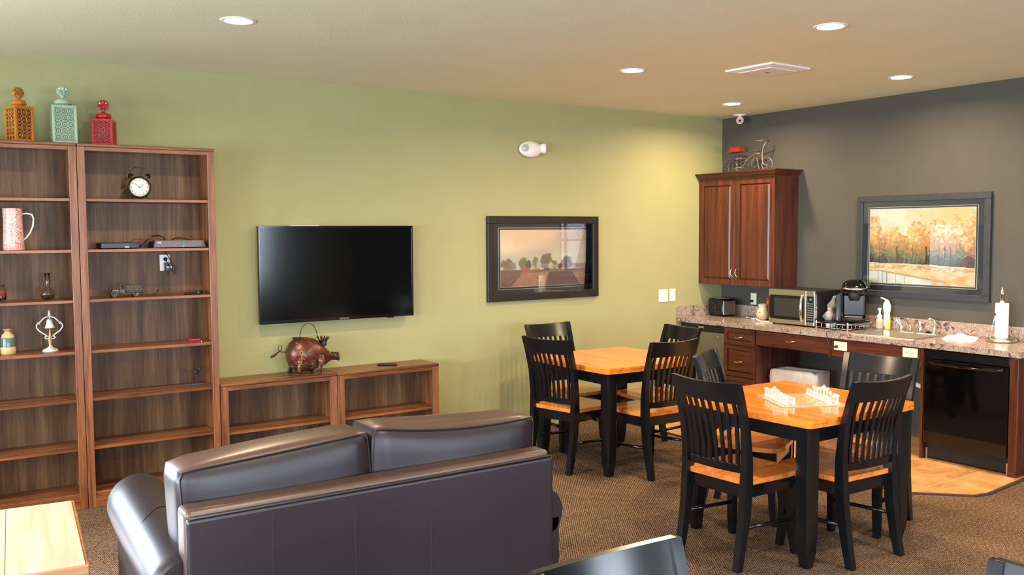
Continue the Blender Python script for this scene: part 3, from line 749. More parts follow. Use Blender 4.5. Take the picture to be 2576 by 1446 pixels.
# ------------------------------------------------------------------ things on the bookcases
def lantern(name, label, x, rz, w, zt, color, dark, discz):
    """square pierced ceramic jar with a lid and a medallion finial; stands on the bookcase at z 2.31"""
    z0 = 2.31
    t = thing(name, label, 'jar', (x, -0.175, z0), rz)
    m = mat(name+'_glaze_'+str(len(MATS)), color, 0.12, coat=0.4); md = mat(name+'_hollow_'+str(len(MATS)), dark, 0.5)
    h = zt-z0; a = w/2
    MB().box(-a+0.006, a-0.006, -a+0.006, a-0.006, 0.003, h-0.004, 0.004, 2).build('core', md, t)
    mb = MB()
    for sx in (-1, 1):
        for sy in (-1, 1): mb.box(min(sx*a, sx*(a-0.016)), max(sx*a, sx*(a-0.016)), min(sy*a, sy*(a-0.016)), max(sy*a, sy*(a-0.016)), 0, h, 0.004, 2)
    for z in (0.0, h-0.016):
        for s in (-1, 1):
            mb.box(-a+0.014, a-0.014, min(s*a, s*(a-0.012)), max(s*a, s*(a-0.012)), z, z+0.016, 0.003)
            mb.box(min(s*a, s*(a-0.012)), max(s*a, s*(a-0.012)), -a+0.014, a-0.014, z, z+0.016, 0.003)
    mb.lathe([(a*0.62, h-0.004), (a*0.66, h+0.004), (a*0.5, h+0.010), (0, h+0.010)], 20)
    mb.build('body', m, t)
    mb = MB(); cols = 3; rows = 4 if 'mint' not in label else 5
    sp = (w-0.032)/cols; vs = (h-0.032)/rows
    for face in range(4):
        for i in range(cols):
            for j in range(rows):
                u = -a+0.016+sp*(i+0.5); z = 0.016+vs*(j+0.5); r = min(sp, vs)*0.52
                for rr, q in ((r, 12), (r*0.42, 8)):
                    pts = [(u+rr*math.cos(2*PI*k/q), -(a-0.005), z+rr*(vs/sp if rr == r else 1)*math.sin(2*PI*k/q)) for k in range(q)]
                    if face == 1: pts = [(y, x_, zz) for x_, y, zz in pts]
                    if face == 2: pts = [(x_, -y, zz) for x_, y, zz in pts]
                    if face == 3: pts = [(-y, x_, zz) for x_, y, zz in pts]
                    mb.tube(pts, 0.0032, 4, closed=True)
    mb.build('lattice', m, t)
    mb = MB(); mb.lathe([(0, h+0.008), (a*0.72, h+0.010), (a*0.76, h+0.018), (a*0.70, h+0.030), (a*0.68, h+0.036), (a*0.3, h+0.042), (0.012, h+0.048), (0.010, h+0.060), (0.014, h+0.066), (0, h+0.07)], 24)
    lid = mb.build('lid', m, t)
    zc = discz-z0
    mb = MB(); mb.lathe([(0, -0.006), (0.026, -0.006), (0.033, -0.009), (0.036, 0.0), (0.033, 0.009), (0.026, 0.006), (0, 0.006)], 24, (0, 0, zc), axis='y')
    for k in range(6):
        an = k*PI/3; mb.tube([(0, -0.008, zc), (0.026*math.cos(an), -0.009, zc+0.026*math.sin(an))], [0.004, 0.006], 5)
    mb.build('finial', m, lid)
lantern('ceramic_jar', 'amber glazed square ceramic jar with pierced sides on top of the left bookcase', -6.355, math.radians(24), 0.120, 2.528, S(178,108,34), S(70,36,10), 2.612)
lantern('ceramic_jar', 'mint green square ceramic jar with lattice sides on top of the bookcases', -6.107, math.radians(-2), 0.142, 2.548, S(150,172,146), S(100,116,92), 2.640)
lantern('ceramic_jar', 'red glazed square ceramic jar, the shortest of the three on the bookcases', -5.872, math.radians(-22), 0.128, 2.478, S(158,30,30), S(60,10,12), 2.570)

# pitcher
m_pit = mat('pitcher_glaze', S(226,200,190), 0.25); _v = coords(m_pit, (1,1,1)); _n, _l, _b = nt(m_pit)
_vo = _n.new('ShaderNodeTexVoronoi'); _vo.inputs['Scale'].default_value = 190; _l.new(_v, _vo.inputs['Vector'])
setc(m_pit, ramp(m_pit, _vo.outputs['Distance'], [(0.30, S(232,216,204)), (0.50, S(216,172,158)), (0.68, S(198,104,90))]))
t = thing('pitcher', 'tall red and white patterned pitcher with a white handle on the left bookcase', 'pitcher', (-6.412, -0.185, 1.648))
MB().lathe([(0, 0), (0.058, 0), (0.060, 0.006), (0.0565, 0.09), (0.053, 0.19), (0.055, 0.25), (0.056, 0.258), (0.052, 0.258), (0.050, 0.2), (0.053, 0.02), (0, 0.012)], 32).build('body', m_pit, t)
MB().tube([(0.050,-0.01,0.222), (0.075,-0.015,0.226), (0.104,-0.02,0.220), (0.112,-0.02,0.195), (0.108,-0.02,0.15), (0.090,-0.015,0.105), (0.068,-0.01,0.075), (0.054,-0.005,0.062)], 0.0048, 8).build('handle', m_white, t)
# glass flask
m_flask = mat('tinted_glass', (0.86,0.88,0.86), 0.04, trans=1.0, ior=1.4)
t = thing('glass_flask', 'small clear glass flask with a long neck and dark red beads inside', 'flask', (-6.232, -0.17, 1.333))
MB().lathe([(0, 0.001), (0.024, 0.001), (0.036, 0.015), (0.041, 0.038), (0.034, 0.060), (0.018, 0.076), (0.0135, 0.09), (0.0135, 0.155), (0.018, 0.164), (0.018, 0.168), (0.012, 0.168), (0.0115, 0.09), (0.016, 0.076), (0.032, 0.059), (0.038, 0.038), (0.033, 0.016), (0, 0.006)], 28).build('glass_body', m_flask, t)
mb = MB(); random.seed(3); m_bead = mat('dark_red_bead', S(92,26,26), 0.3)
for k in range(46):
    a = random.random()*2*PI; r = 0.027*math.sqrt(random.random()); z = 0.012+random.random()*0.030
    mb.ell((r*math.cos(a), r*math.sin(a), z), 0.0045, 0.0045, 0.0045, 8, 6)
tag(mb.build('beads', m_bead, t), kind='stuff')
t = thing('glass_jar', 'glass jar with an orange flower filling, half cut by the left edge', 'jar', (-6.495, -0.17, 1.333))
MB().lathe([(0, 0.001), (0.032, 0.001), (0.034, 0.01), (0.034, 0.075), (0.026, 0.086), (0.026, 0.098), (0.029, 0.102), (0.024, 0.102), (0.0235, 0.088), (0.031, 0.076), (0.031, 0.012), (0, 0.006)], 26).build('glass_body', m_flask, t)
mb = MB(); m_of = mat('orange_petal', S(214,92,56), 0.6)
for k in range(30):
    a = random.random()*2*PI; r = 0.022*math.sqrt(random.random()); mb.ell((r*math.cos(a), r*math.sin(a), 0.022+random.random()*0.045), 0.007, 0.007, 0.005, 8, 5)
tag(mb.build('flower_filling', m_of, t), kind='stuff')
# bell stand
m_bell = noisy('antique_white', S(206,202,190), S(184,184,172), 60, 0.5)
t = thing('bell_stand', 'antique white dinner bell on a scrolled stand with a rope pull', 'bell', (-6.228, -0.17, 1.008), math.radians(-12))
MB().lathe([(0, 0), (0.045, 0), (0.047, 0.004), (0.044, 0.010), (0.030, 0.018), (0.014, 0.026), (0.008, 0.034), (0, 0.034)], 28).build('base', m_bell, t)
mb = MB(); mb.tube([(0,0,0.03), (0.0,0,0.09)], 0.008, 8)
for s in (-1, 1):
    mb.tube([(s*0.004,0,0.088), (s*0.03,0,0.108), (s*0.060,0,0.130), (s*0.074,0,0.152), (s*0.072,0,0.170), (s*0.062,0,0.178)], 0.0042, 8)
    mb.tube([(s*0.067,0,0.186), (s*0.062,0,0.176), (s*0.054,0,0.172)], 0.0035, 6)
    mb.tube([(s*0.062,0,0.176), (s*0.045,0,0.196), (s*0.028,0,0.213), (0,0,0.221)], 0.0042, 8)
    mb.tube([(s*0.004,0,0.09), (s*0.010,0,0.080), (s*0.022,0,0.078), (s*0.029,0,0.086), (s*0.025,0,0.095), (s*0.018,0,0.092)], 0.0038, 8)
mb.build('scroll_frame', m_bell, t)
MB().lathe([(0.010, 0.220), (0.009, 0.232), (0.006, 0.250), (0.0, 0.268)], 10).build('finial', m_bell, t)
b = MB().lathe([(0, 0.205), (0.010, 0.204), (0.016, 0.196), (0.019, 0.178), (0.024, 0.160), (0.029, 0.150), (0.028, 0.147), (0.020, 0.160), (0, 0.190)], 24); b.tube([(0,0,0.203),(0,0,0.22)], 0.003, 6); b.build('bell', m_bell, t)
m_rope = noisy('jute_rope', S(186,162,126), S(150,126,92), 200, 0.9)
MB().tube([(0,-0.003,0.15), (0.001,-0.010,0.128), (0.0,-0.013,0.09), (-0.002,-0.014,0.06), (0.004,-0.018,0.036), (0.016,-0.030,0.024), (0.026,-0.036,0.016)], [0.003,0.004,0.0075,0.0075,0.006,0.004,0.003], 8).build('rope_pull', m_rope, t)
# ceramic vase, banded
m_v = mat('banded_glaze', S(196,164,112), 0.2); _v = coords(m_v, (1,1,1)); _n, _l, _b = nt(m_v)
_s = _n.new('ShaderNodeSeparateXYZ'); _l.new(_v, _s.inputs[0]); _f = noise(m_v, _v, 40, 3)
_a = _n.new('ShaderNodeMath'); _a.operation = 'MULTIPLY_ADD'; _l.new(_f, _a.inputs[0]); _a.inputs[1].default_value = 0.012; _l.new(_s.outputs[2], _a.inputs[2])
_a2 = _n.new('ShaderNodeMath'); _a2.operation = 'MULTIPLY'; _l.new(_a.outputs[0], _a2.inputs[0]); _a2.inputs[1].default_value = 5.5
_c = ramp(m_v, _a2.outputs[0], [(0.0, S(176,140,92)), (0.28, S(206,180,128)), (0.30, S(74,96,92)), (0.60, S(84,108,104)), (0.625, S(206,172,112)), (0.86, S(170,130,96)), (0.93, S(150,134,120))]); setc(m_v, _c)
tag(MB().lathe([(0, 0), (0.040, 0), (0.043, 0.008), (0.043, 0.045), (0.041, 0.095), (0.032, 0.122), (0.0175, 0.138), (0.0175, 0.146), (0.027, 0.154), (0.027, 0.158), (0.016, 0.156), (0.015, 0.13), (0, 0.12)], 30).build('ceramic_vase', m_v, loc=(-6.464, -0.18, 1.008)),
    'small cream and teal banded ceramic vase, lower left on the left bookcase', 'vase')
# alarm clock
t = thing('alarm_clock', 'black twin bell alarm clock with a cream face on the upper shelf', 'clock', (-5.663, -0.165, 2.050), math.radians(-14))
m_cblk = mat('aged_black_metal', S(30,26,24), 0.3, 0.5); m_face = mat('cream_face', S(244,240,222), 0.35)
MB().lathe([(0, 0.036), (0.055, 0.036), (0.068, 0.028), (0.070, 0.0), (0.072, -0.02), (0.068, -0.028), (0.061, -0.026), (0.061, -0.016), (0, -0.016)], 36, axis='y').build('case', m_cblk, t)
MB().lathe([(0, -0.018), (0.0605, -0.018), (0.0605, -0.0165), (0, -0.0165)], 36, axis='y').build('dial', m_face, t)
mb = MB()
for an, L_ in ((math.radians(52), 0.030), (math.radians(-48), 0.037)):
    mb.tube([(0, -0.020, 0), (L_*math.sin(an), -0.020, L_*math.cos(an))], [0.0012, 0.0018], 5)
mb.lathe([(0, -0.021), (0.004, -0.021), (0.004, -0.018), (0, -0.018)], 10, axis='y'); mb.build('clock_hands', m_blk, t)
for k in range(1, 13):
    an = k*PI/6; lettering(str(k), 0.0145, m_dgrey, t, (0.048*math.sin(an), -0.0187, 0.048*math.cos(an)), (PI/2, 0, 0), 'numeral', 0.0002)
for s in (-1, 1):
    Rm = Matrix.Translation((s*0.048, 0, 0.066)) @ Matrix.Rotation(s*0.6, 4, 'Y')
    b = MB().lathe([(0, 0.024), (0.010, 0.022), (0.017, 0.012), (0.019, 0.004), (0.017, 0.004), (0, 0.010)], 18); b.tube([(0,0,-0.006),(0,0,0.012)], 0.002, 6); b.ell((0,0,0.026), 0.003, 0.003, 0.003, 8, 6); b.xf(Rm); b.build('bell', m_cblk, t)
    MB().tube([(s*0.038, 0, -0.055), (s*0.052, -0.005, -0.0815)], [0.0045, 0.0035], 8).build('foot', m_cblk, t)
MB().tube([(0.058*math.cos(a), 0, 0.086+0.048*math.sin(a)) for a in [PI*k/14 for k in range(15)]], 0.0028, 8).build('handle', mat('bronze_wire', S(80,58,36), 0.35, 0.7), t)

# electronics on the second shelf (top at 1.648)
t = thing('disc_player', 'small black disc player at the left of the electronics shelf', 'disc player', (-5.805, 0, 1.648), 0)
MB().box(-0.117, 0.117, -0.215, -0.06, 0.004, 0.038, 0.002).build('housing', m_blkm, t)
MB().box(-0.115, 0.115, -0.218, -0.215, 0.006, 0.036, 0.001).build('front_panel', m_dgrey, t)
MB().box(0.030, 0.055, -0.2190, -0.218, 0.008, 0.014).build('label_patch', m_white, t)
MB().box(0.06, 0.112, -0.2195, -0.218, 0.009, 0.034).build('control_panel', m_blk, t)
for s in (-1, 1): MB().box(s*0.09-0.012, s*0.09+0.012, -0.2, -0.08, 0, 0.004).build('foot', m_blkm, t)
t = thing('satellite_receiver', 'brown and black satellite receiver at the right of the electronics shelf', 'receiver', (-5.424, 0, 1.648), 0)
m_rb = mat('mocha_plastic', S(98,80,78), 0.35)
MB().box(-0.165, 0.160, -0.2, -0.045, 0.003, 0.045, 0.004).build('housing', m_blkm, t)
MB().prism([(-0.172, 0.006), (0.166, 0.006), (0.150, 0.050), (-0.160, 0.050)], 'y', -0.222, -0.2).build('front_panel', m_rb, t)
MB().box(0.004, 0.034, -0.2245, -0.222, 0.006, 0.050).build('centre_band', m_blk, t)
MB().ell((0.018, -0.2255, 0.012), 0.002, 0.001, 0.002, 8, 6).build('power_light', mat('green_led', S(200,230,80), 0.4, emit=S(200,240,80), emis=3), t)
lettering('dish', 0.016, m_white, t, (-0.137, -0.2232, 0.037), (PI/2, 0, 0))
tag(MB().box(-0.065, 0.07, -0.05, 0.05, 0, 0.0025).build('blue_sleeve', mat('blue_paper', S(44,60,170), 0.4), loc=(-5.640, -0.24+0.015, 1.648)), 'thin blue sleeve lying between the player and the receiver', 'sleeve')
tag(MB().tube([(-5.73,-0.10,1.675),(-5.70,-0.09,1.705),(-5.66,-0.09,1.712),(-5.625,-0.09,1.70),(-5.61,-0.09,1.672),(-5.64,-0.10,1.662),(-5.69,-0.10,1.682)], 0.0018, 6).build('signal_cord', m_blk), 'thin black cord arched behind the disc player', 'cord')
tag(MB().tube([(-5.66,-0.10,1.652),(-5.64,-0.10,1.675),(-5.60,-0.09,1.710),(-5.57,-0.09,1.728),(-5.535,-0.08,1.732),(-5.50,-0.08,1.722),(-5.495,-0.08,1.700),(-5.495,-0.045,1.69),(-5.49,-0.032,1.66)], 0.004, 8).build('video_cord', m_blk), 'thick black video cord looping up between the player and the receiver', 'cord')
tag(MB().tube([(-5.46,-0.10,1.694),(-5.42,-0.06,1.712),(-5.38,-0.055,1.716),(-5.34,-0.06,1.706),(-5.32,-0.10,1.695)], 0.003, 8).build('antenna_cord', m_blk), 'black cord arched over the back of the receiver', 'cord')
t = thing('wall_outlet', 'white outlet seen through the back of the right tall bookcase', 'outlet', (-5.482, -0.016, 1.545))
MB().box(-0.034, 0.034, -0.006, 0, -0.056, 0.056, 0.002).build('plate', m_white, t)
t = thing('power_adapter', 'black power adapter plugged into the outlet in the bookcase', 'adapter', (-5.467, -0.022, 1.517))
MB().box(-0.022, 0.026, -0.034, 0, -0.030, 0.030, 0.003).build('housing', m_dgrey, t)
MB().box(-0.012, 0.022, -0.0348, -0.034, -0.006, 0.004).build('label_patch', m_white, t)
MB().tube([(0.0,-0.02,-0.03),(0.004,-0.02,-0.055),(0.03,-0.02,-0.062),(0.055,-0.02,-0.045),(0.062,-0.02,-0.01),(0.04,-0.02,0.02),(0.02,-0.015,0.045),(0.028,-0.012,0.08),(0.01,-0.02,0.1105)], 0.0012, 6).build('cord', m_blk, t)
t = thing('power_plug', 'black plug and looped cord above the power adapter in the bookcase', 'plug', (-5.480, -0.022, 1.570))
MB().lathe([(0, -0.022), (0.010, -0.022), (0.013, -0.008), (0.013, 0)], 12, axis='y').build('plug_body', m_blk, t)
MB().tube([(0,-0.02,-0.004),(0.008,-0.032,-0.03),(0.022,-0.066,-0.07),(0.042,-0.068,-0.10),(0.052,-0.062,-0.095),(0.046,-0.055,-0.06),(0.026,-0.04,-0.01),(0.008,-0.03,0.03),(-0.006,-0.02,0.0575)], 0.003, 8).build('cord', m_blk, t)

# toy truck
m_pew = noisy('pewter', S(62,58,52), S(112,106,94), 90, 0.45, metal=0.6)
t = thing('toy_truck', 'cast pewter toy stake truck on the middle shelf', 'toy', (-5.775, -0.17, 1.332), math.radians(4))
mb = MB(); mb.box(-0.105, 0.10, -0.018, 0.018, 0.018, 0.026, 0.002); mb.box(-0.085, -0.035, -0.016, 0.016, 0.026, 0.050, 0.005, 2); mb.box(-0.112, -0.104, -0.024, 0.024, 0.014, 0.022, 0.002)
for s in (-1, 1): mb.tube([(-0.103, s*0.022, 0.024), (-0.085, s*0.024, 0.038), (-0.062, s*0.024, 0.036), (-0.045, s*0.022, 0.022), (-0.02, s*0.022, 0.020)], 0.0035, 6)
mb.build('chassis', m_pew, t)
mb = MB(); mb.box(-0.036, -0.002, -0.020, 0.020, 0.026, 0.052, 0.002); mb.box(-0.040, 0.002, -0.022, 0.022, 0.082, 0.088, 0.002)
for x in (-0.034, -0.004):
    for y in (-0.018, 0.018): mb.box(x-0.002, x+0.002, y-0.002, y+0.002, 0.050, 0.084)
mb.build('cab', m_pew, t)
mb = MB(); mb.box(0.004, 0.098, -0.024, 0.024, 0.030, 0.036, 0.001)
for z in (0.044, 0.055, 0.066):
    for y in (-0.024, 0.022): mb.box(0.004, 0.098, y, y+0.002, z, z+0.006)
    mb.box(0.096, 0.098, -0.024, 0.024, z, z+0.006)
for x in (0.006, 0.036, 0.066, 0.094):
    for y in (-0.026, 0.022): mb.box(x, x+0.004, y, y+0.004, 0.036, 0.073)
mb.tube([(0.098, -0.02, 0.07), (0.112, -0.02, 0.072), (0.114, -0.02, 0.05)], 0.003, 6)
mb.build('stake_bed', m_pew, t)
for x in (-0.074, 0.060):
    for s in (-1, 1):
        MB().lathe([(0.0, s*0.020), (0.006, s*0.020), (0.006, s*0.024), (0.012, s*0.024), (0.013, s*0.031), (0.019, s*0.031), (0.0195, s*0.024), (0.012, s*0.022)], 20, (x, 0, 0.0195), axis='y').build('wheel', m_pew, t)
m_br = noisy('tarnished_brass', S(92,74,52), S(58,46,36), 80, 0.45, metal=0.5)
t = thing('metal_figurine', 'small tarnished brass figurine lying behind the toy truck', 'figurine', (-5.615, -0.18, 1.332), math.radians(6))
MB().box(-0.062, 0.058, -0.014, 0.014, 0, 0.006, 0.002).build('base', m_br, t)
MB().tube([(-0.055,0,0.008),(-0.01,0,0.012),(0.03,0,0.020),(0.048,0,0.034)], [0.002,0.004,0.008,0.004], 8).build('body', m_br, t)
MB().tube([(0.03,-0.01,0.018),(0.038,-0.01,0.036),(0.048,0.0,0.040),(0.054,0.01,0.030)], 0.0025, 6).build('wing', m_br, t)
for i, (x, y, z, rz, lb) in enumerate(((-5.345, -0.20, 1.332, 0.10, 'flat black remote control on the middle shelf, the lower of two'), (-5.300, -0.165, 1.332, 1.1, 'black remote control propped behind the lower one on the middle shelf'))):
    t = thing('remote_control', lb, 'remote control', (x, y, z), rz)
    MB().box(-0.055, 0.055, -0.02, 0.02, 0, 0.014+0.006*i, 0.005, 2).build('body', m_blk, t)
    mb = MB()
    for k in range(5): mb.box(-0.035+k*0.016, -0.027+k*0.016, -0.006, 0.006, 0.013+0.006*i, 0.0155+0.006*i, 0.001)
    tag(mb.build('buttons', m_dgrey, t), kind='stuff')
t = thing('key_ring', 'bright pink key fob with a key at the right end of a shelf', 'keys', (-5.325, -0.15, 1.008), -0.5)
mb = MB()
for k in range(6): mb.ell((-0.035+k*0.012, 0.005*math.sin(k*2), 0.006), 0.010, 0.007, 0.006, 10, 6)
mb.build('fob', mat('hot_pink', S(214,30,84), 0.4), t)
MB().tube([(0.03,0,0.004),(0.045,-0.02,0.003),(0.05,-0.045,0.002)], [0.005,0.0025,0.003], 6).build('key', m_nickel, t)
t = thing('bird_figurine', 'dark metal bird figurine on a thin wire above a slate base', 'figurine', (-5.325, -0.13, 0.702), 0.1)
m_slate = mat('slate_grey', S(70,74,84), 0.5); m_dm = noisy('dark_metal', S(44,44,50), S(66,66,72), 60, 0.5, metal=0.4)
MB().box(-0.065, 0.045, -0.03, 0.03, 0, 0.008, 0.002).build('base', m_slate, t)
MB().tube([(0.015,0,0.008),(0.022,0,0.03),(0.012,0,0.06),(0.005,0,0.075)], 0.0012, 6).build('wire', m_dm, t)
b = MB().ell((0.005,0,0.088), 0.022, 0.013, 0.014, 16, 10); b.ell((-0.016,0,0.097), 0.010, 0.009, 0.009, 12, 8); b.tube([(-0.024,0,0.097),(-0.034,0,0.094)], [0.003,0.0006], 6); b.tube([(0.02,0,0.092),(0.036,0,0.112),(0.040,0,0.124)], [0.008,0.006,0.003], 8); b.build('bird', m_dm, t)

# metal pig planter on the low bookcase
m_pig = mat('rust_red_metal', S(104,42,26), 0.35, 0.35); _v = coords(m_pig, (1,1,1)); _n, _l, _b = nt(m_pig)
_vo = _n.new('ShaderNodeTexVoronoi'); _vo.feature = 'DISTANCE_TO_EDGE'; _vo.inputs['Scale'].default_value = 52
_f = noise(m_pig, _v, 12, 4); _vm = _n.new('ShaderNodeVectorMath'); _vm.operation = 'MULTIPLY_ADD'; 
_tn = _n.new('ShaderNodeTexNoise'); _tn.inputs['Scale'].default_value = 30; _l.new(_v, _tn.inputs['Vector']); _l.new(_tn.outputs['Color'], _vm.inputs[0]); _vm.inputs[1].default_value = (0.03,0.03,0.03); _l.new(_v, _vm.inputs[2]); _l.new(_vm.outputs[0], _vo.inputs['Vector'])
_c1 = ramp(m_pig, _f, [(0.35, S(58,30,22)), (0.5, S(100,44,27)), (0.65, S(70,48,34))])
_c2 = ramp(m_pig, _vo.outputs['Distance'], [(0.0, (1,1,1)), (0.05, (0.7,0.7,0.7)), (0.10, (0,0,0))])
_n2 = noise(m_pig, _v, 18, 2); _th = ramp(m_pig, _n2, [(0.48, (0,0,0)), (0.62, (0.75,0.75,0.75))])
_ml = _n.new('ShaderNodeMath'); _ml.operation = 'MULTIPLY'; _l.new(_c2, _ml.inputs[0]); _l.new(_th, _ml.inputs[1])
_mx = _n.new('ShaderNodeMix'); _mx.data_type = 'RGBA'; _l.new(_ml.outputs[0], _mx.inputs['Factor']); _l.new(_c1, _mx.inputs['A']); _mx.inputs['B'].default_value = (*S(196,168,120), 1)
_l.new(_mx.outputs['Result'], _b.inputs['Base Color'])
bump(m_pig, _vo.outputs['Distance'], -0.3, 0.003)
m_iron = noisy('dark_iron', S(48,40,36), S(70,60,52), 60, 0.5, metal=0.6)
t = thing('metal_pig', 'rust red crackled metal pig planter with a wire handle on the low bookcase', 'pig sculpture', (-4.515, -0.165, 0.711), math.radians(-8))
prof = [(0.0,-0.168), (0.045,-0.163), (0.082,-0.145), (0.110,-0.11), (0.122,-0.06), (0.122,-0.01), (0.110,0.04), (0.088,0.085), (0.062,0.122), (0.040,0.15), (0.030,0.168), (0.027,0.185), (0.026,0.205), (0.031,0.222), (0.031,0.225), (0.0,0.223)]
b = MB(); b.lathe(prof, 32, (0,0,0), axis='x', sx=0.88, sy=1.03)
for v in b.bm.verts:
    x = v.co.x; v.co.z += 0.142 - (0.012 if x > 0.12 else 0) - max(0, (x-0.02))*0.10
b.build('body', m_pig, t)
mb = MB()
for k in range(4): mb.tube([(0.178+0.013*k, 0.029*math.cos(a)*0.9, 0.116-0.0015*k+0.030*math.sin(a)) for a in [2*PI*j/16 for j in range(16)]], 0.0025, 5, closed=True)
mb.build('snout_rings', m_iron, t)
for x, y, s in ((-0.09, -0.075, 1), (0.065, -0.072, 1), (-0.11, 0.07, 0), (0.05, 0.07, 0)):
    mb = MB(); mb.tube([(x, y, 0.135), (x+0.006, y*1.22, 0.09), (x-0.004, y*1.2, 0.04), (x-0.008, y*1.2, 0.006)], [0.032,0.024,0.013,0.014], 12); mb.ell((x-0.012, y*1.25, 0.008), 0.018, 0.014, 0.008, 10, 6); mb.build('leg', m_pig if s else m_iron, t)
MB().tube([(-0.162,0,0.165),(-0.20,-0.01,0.168),(-0.225,-0.012,0.185),(-0.218,-0.008,0.215),(-0.196,0,0.212),(-0.197,0.004,0.182),(-0.225,0.002,0.165),(-0.246,-0.006,0.152)], [0.003,0.003,0.003,0.003,0.003,0.003,0.006,0.009], 8).build('curly_tail', m_iron, t)
MB().ell((-0.262,-0.008,0.143), 0.022, 0.004, 0.010, 12, 8, Matrix.Rotation(-0.5, 3, 'Y')).build('tail_leaf', m_iron, t)
MB().tube([(-0.065+0.066*(1-math.cos(a)), 0, 0.252+0.118*math.sin(a)) for a in [PI*k/18 for k in range(19)]], 0.0028, 8).build('handle', m_iron, t)
MB().lathe([(0.042, 0.262), (0.046, 0.266), (0.043, 0.270), (0.034, 0.266), (0.034, 0.262)], 20, (-0.075,0,-0.004)).build('planter_rim', m_iron, t)
mb = MB(); random.seed(5)
for k in range(26):
    a = (k/25-0.5)*1.5; y = random.uniform(-0.04, 0.04)
    mb.tube([(0.095, y*0.5, 0.205), (0.105+0.03*a, y, 0.235), (0.108+0.055*a, y*1.6, 0.262+0.01*random.random())], [0.004,0.004,0.0015], 4)
tag(mb.build('bristle_mane', m_iron, t), kind='stuff')
for y in (-0.045, 0.045): MB().ell((0.105, y, 0.215), 0.016, 0.005, 0.022, 10, 8, Matrix.Rotation(0.4, 3, 'Y')).build('ear', m_iron, t)
MB().tube([(0.118,0.02,0.212),(0.138,0.02,0.222),(0.142,0.02,0.202),(0.132,0.02,0.192)], 0.002, 6).build('wire_curl', m_iron, t)
t = thing('remote_control', 'black television remote lying on the right low bookcase', 'remote control', (-3.875, -0.165, 0.711), math.radians(-38))
MB().box(-0.075, 0.075, -0.022, 0.022, 0, 0.016, 0.006, 3).build('body', m_blk, t)
mb = MB()
for i in range(7):
    for j in range(3): mb.box(-0.052+i*0.016, -0.042+i*0.016, -0.014+j*0.011, -0.007+j*0.011, 0.0155, 0.0178, 0.001)
tag(mb.build('buttons', m_dgrey, t), kind='stuff')
MB().ell((0.056, 0.0, 0.0165), 0.005, 0.005, 0.0015, 10, 6).build('power_button', mat('red_button', S(190,40,60), 0.4), t)

# ------------------------------------------------------------------ kitchen: cabinets
XF = -0.61; ZC = 0.892; ZB = 0.849
def raised_door(name, x, y0, y1, z0, z1, parent, fr=0.055, th=0.02, mv=None, my=None):
    """door in the plane x, facing -x, given y0<y1"""
    mv = mv or m_cab_v; my = my or m_cab_y
    mb = MB(); g = 0.0015; y0 += g; y1 -= g
    mb.box(x-th, x, y0, y0+fr, z0, z1, 0.002); mb.box(x-th, x, y1-fr, y1, z0, z1, 0.002)
    mb.box(x-th, x, y0+fr-0.001, y1-fr+0.001, z1-fr, z1, 0.002); mb.box(x-th, x, y0+fr-0.001, y1-fr+0.001, z0, z0+fr, 0.002)
    o = mb.build(name, mv, parent)
    a0, a1, b0, b1 = y0+fr, y1-fr, z0+fr, z1-fr; q = 0.016
    r = [[(x-0.006, a0-0.002, b0-0.002), (x-0.006, a1+0.002, b0-0.002), (x-0.006, a1+0.002, b1+0.002), (x-0.006, a0-0.002, b1+0.002)],
         [(x-0.007, a0+0.004, b0+0.004), (x-0.007, a1-0.004, b0+0.004), (x-0.007, a1-0.004, b1-0.004), (x-0.007, a0+0.004, b1-0.004)],
         [(x-0.016, a0+q+0.006, b0+q+0.006), (x-0.016, a1-q-0.006, b0+q+0.006), (x-0.016, a1-q-0.006, b1-q-0.006), (x-0.016, a0+q+0.006, b1-q-0.006)]]
    MB().loft([[tuple(p) for p in s] for s in r], smooth=False).build('raised_panel', mv, o)
    return o
def pull_h(parent, x, y, z, w=0.05):
    MB().tube([(x, y+w, z+0.004), (x-0.012, y+w*0.85, z+0.002), (x-0.022, y+w*0.4, z-0.007), (x-0.024, y, z-0.008), (x-0.022, y-w*0.45, z-0.002), (x-0.014, y-w*0.85, z+0.003), (x, y-w, z-0.004)], [0.003,0.004,0.0045,0.0045,0.005,0.005,0.003], 8).build('handle', m_nickel, parent)
# upper cabinet
t = thing('wall_cabinet', 'cherry wood two door wall cabinet in the corner, bicycle on top', 'cabinet', (0,0,0))
MB().box(-0.31, 0.0, -0.953, 0.0, 1.212, 2.235).build('body', m_cab_dark, t)
d = raised_door('door', -0.31, -0.474, -0.004, 1.214, 2.233, t)
MB().tube([(-0.330,-0.452,1.375), (-0.346,-0.448,1.365), (-0.352,-0.440,1.340), (-0.350,-0.446,1.315), (-0.343,-0.462,1.295), (-0.330,-0.466,1.288)], [0.003,0.0045,0.0045,0.0045,0.0045,0.003], 8).build('handle', m_nickel, d)
d = raised_door('door', -0.31, -0.950, -0.476, 1.214, 2.233, t)
MB().tube([(-0.330,-0.504,1.375), (-0.346,-0.508,1.365), (-0.352,-0.500,1.340), (-0.350,-0.506,1.315), (-0.343,-0.520,1.295), (-0.330,-0.524,1.288)], [0.003,0.0045,0.0045,0.0045,0.0045,0.003], 8).build('handle', m_nickel, d)
pf = [(0, 2.233), (0.002, 2.245), (0.018, 2.258), (0.038, 2.282), (0.052, 2.290), (0.054, 2.298)]
secs = []
for o_, z in pf: secs.append([(-0.332-o_, 0.0, z), (-0.332-o_, -0.953-o_, z), (0.0, -0.953-o_, z), (0.0, 0.0, z)])
MB().loft(secs, smooth=False).build('crown_molding', m_cab_y, t)
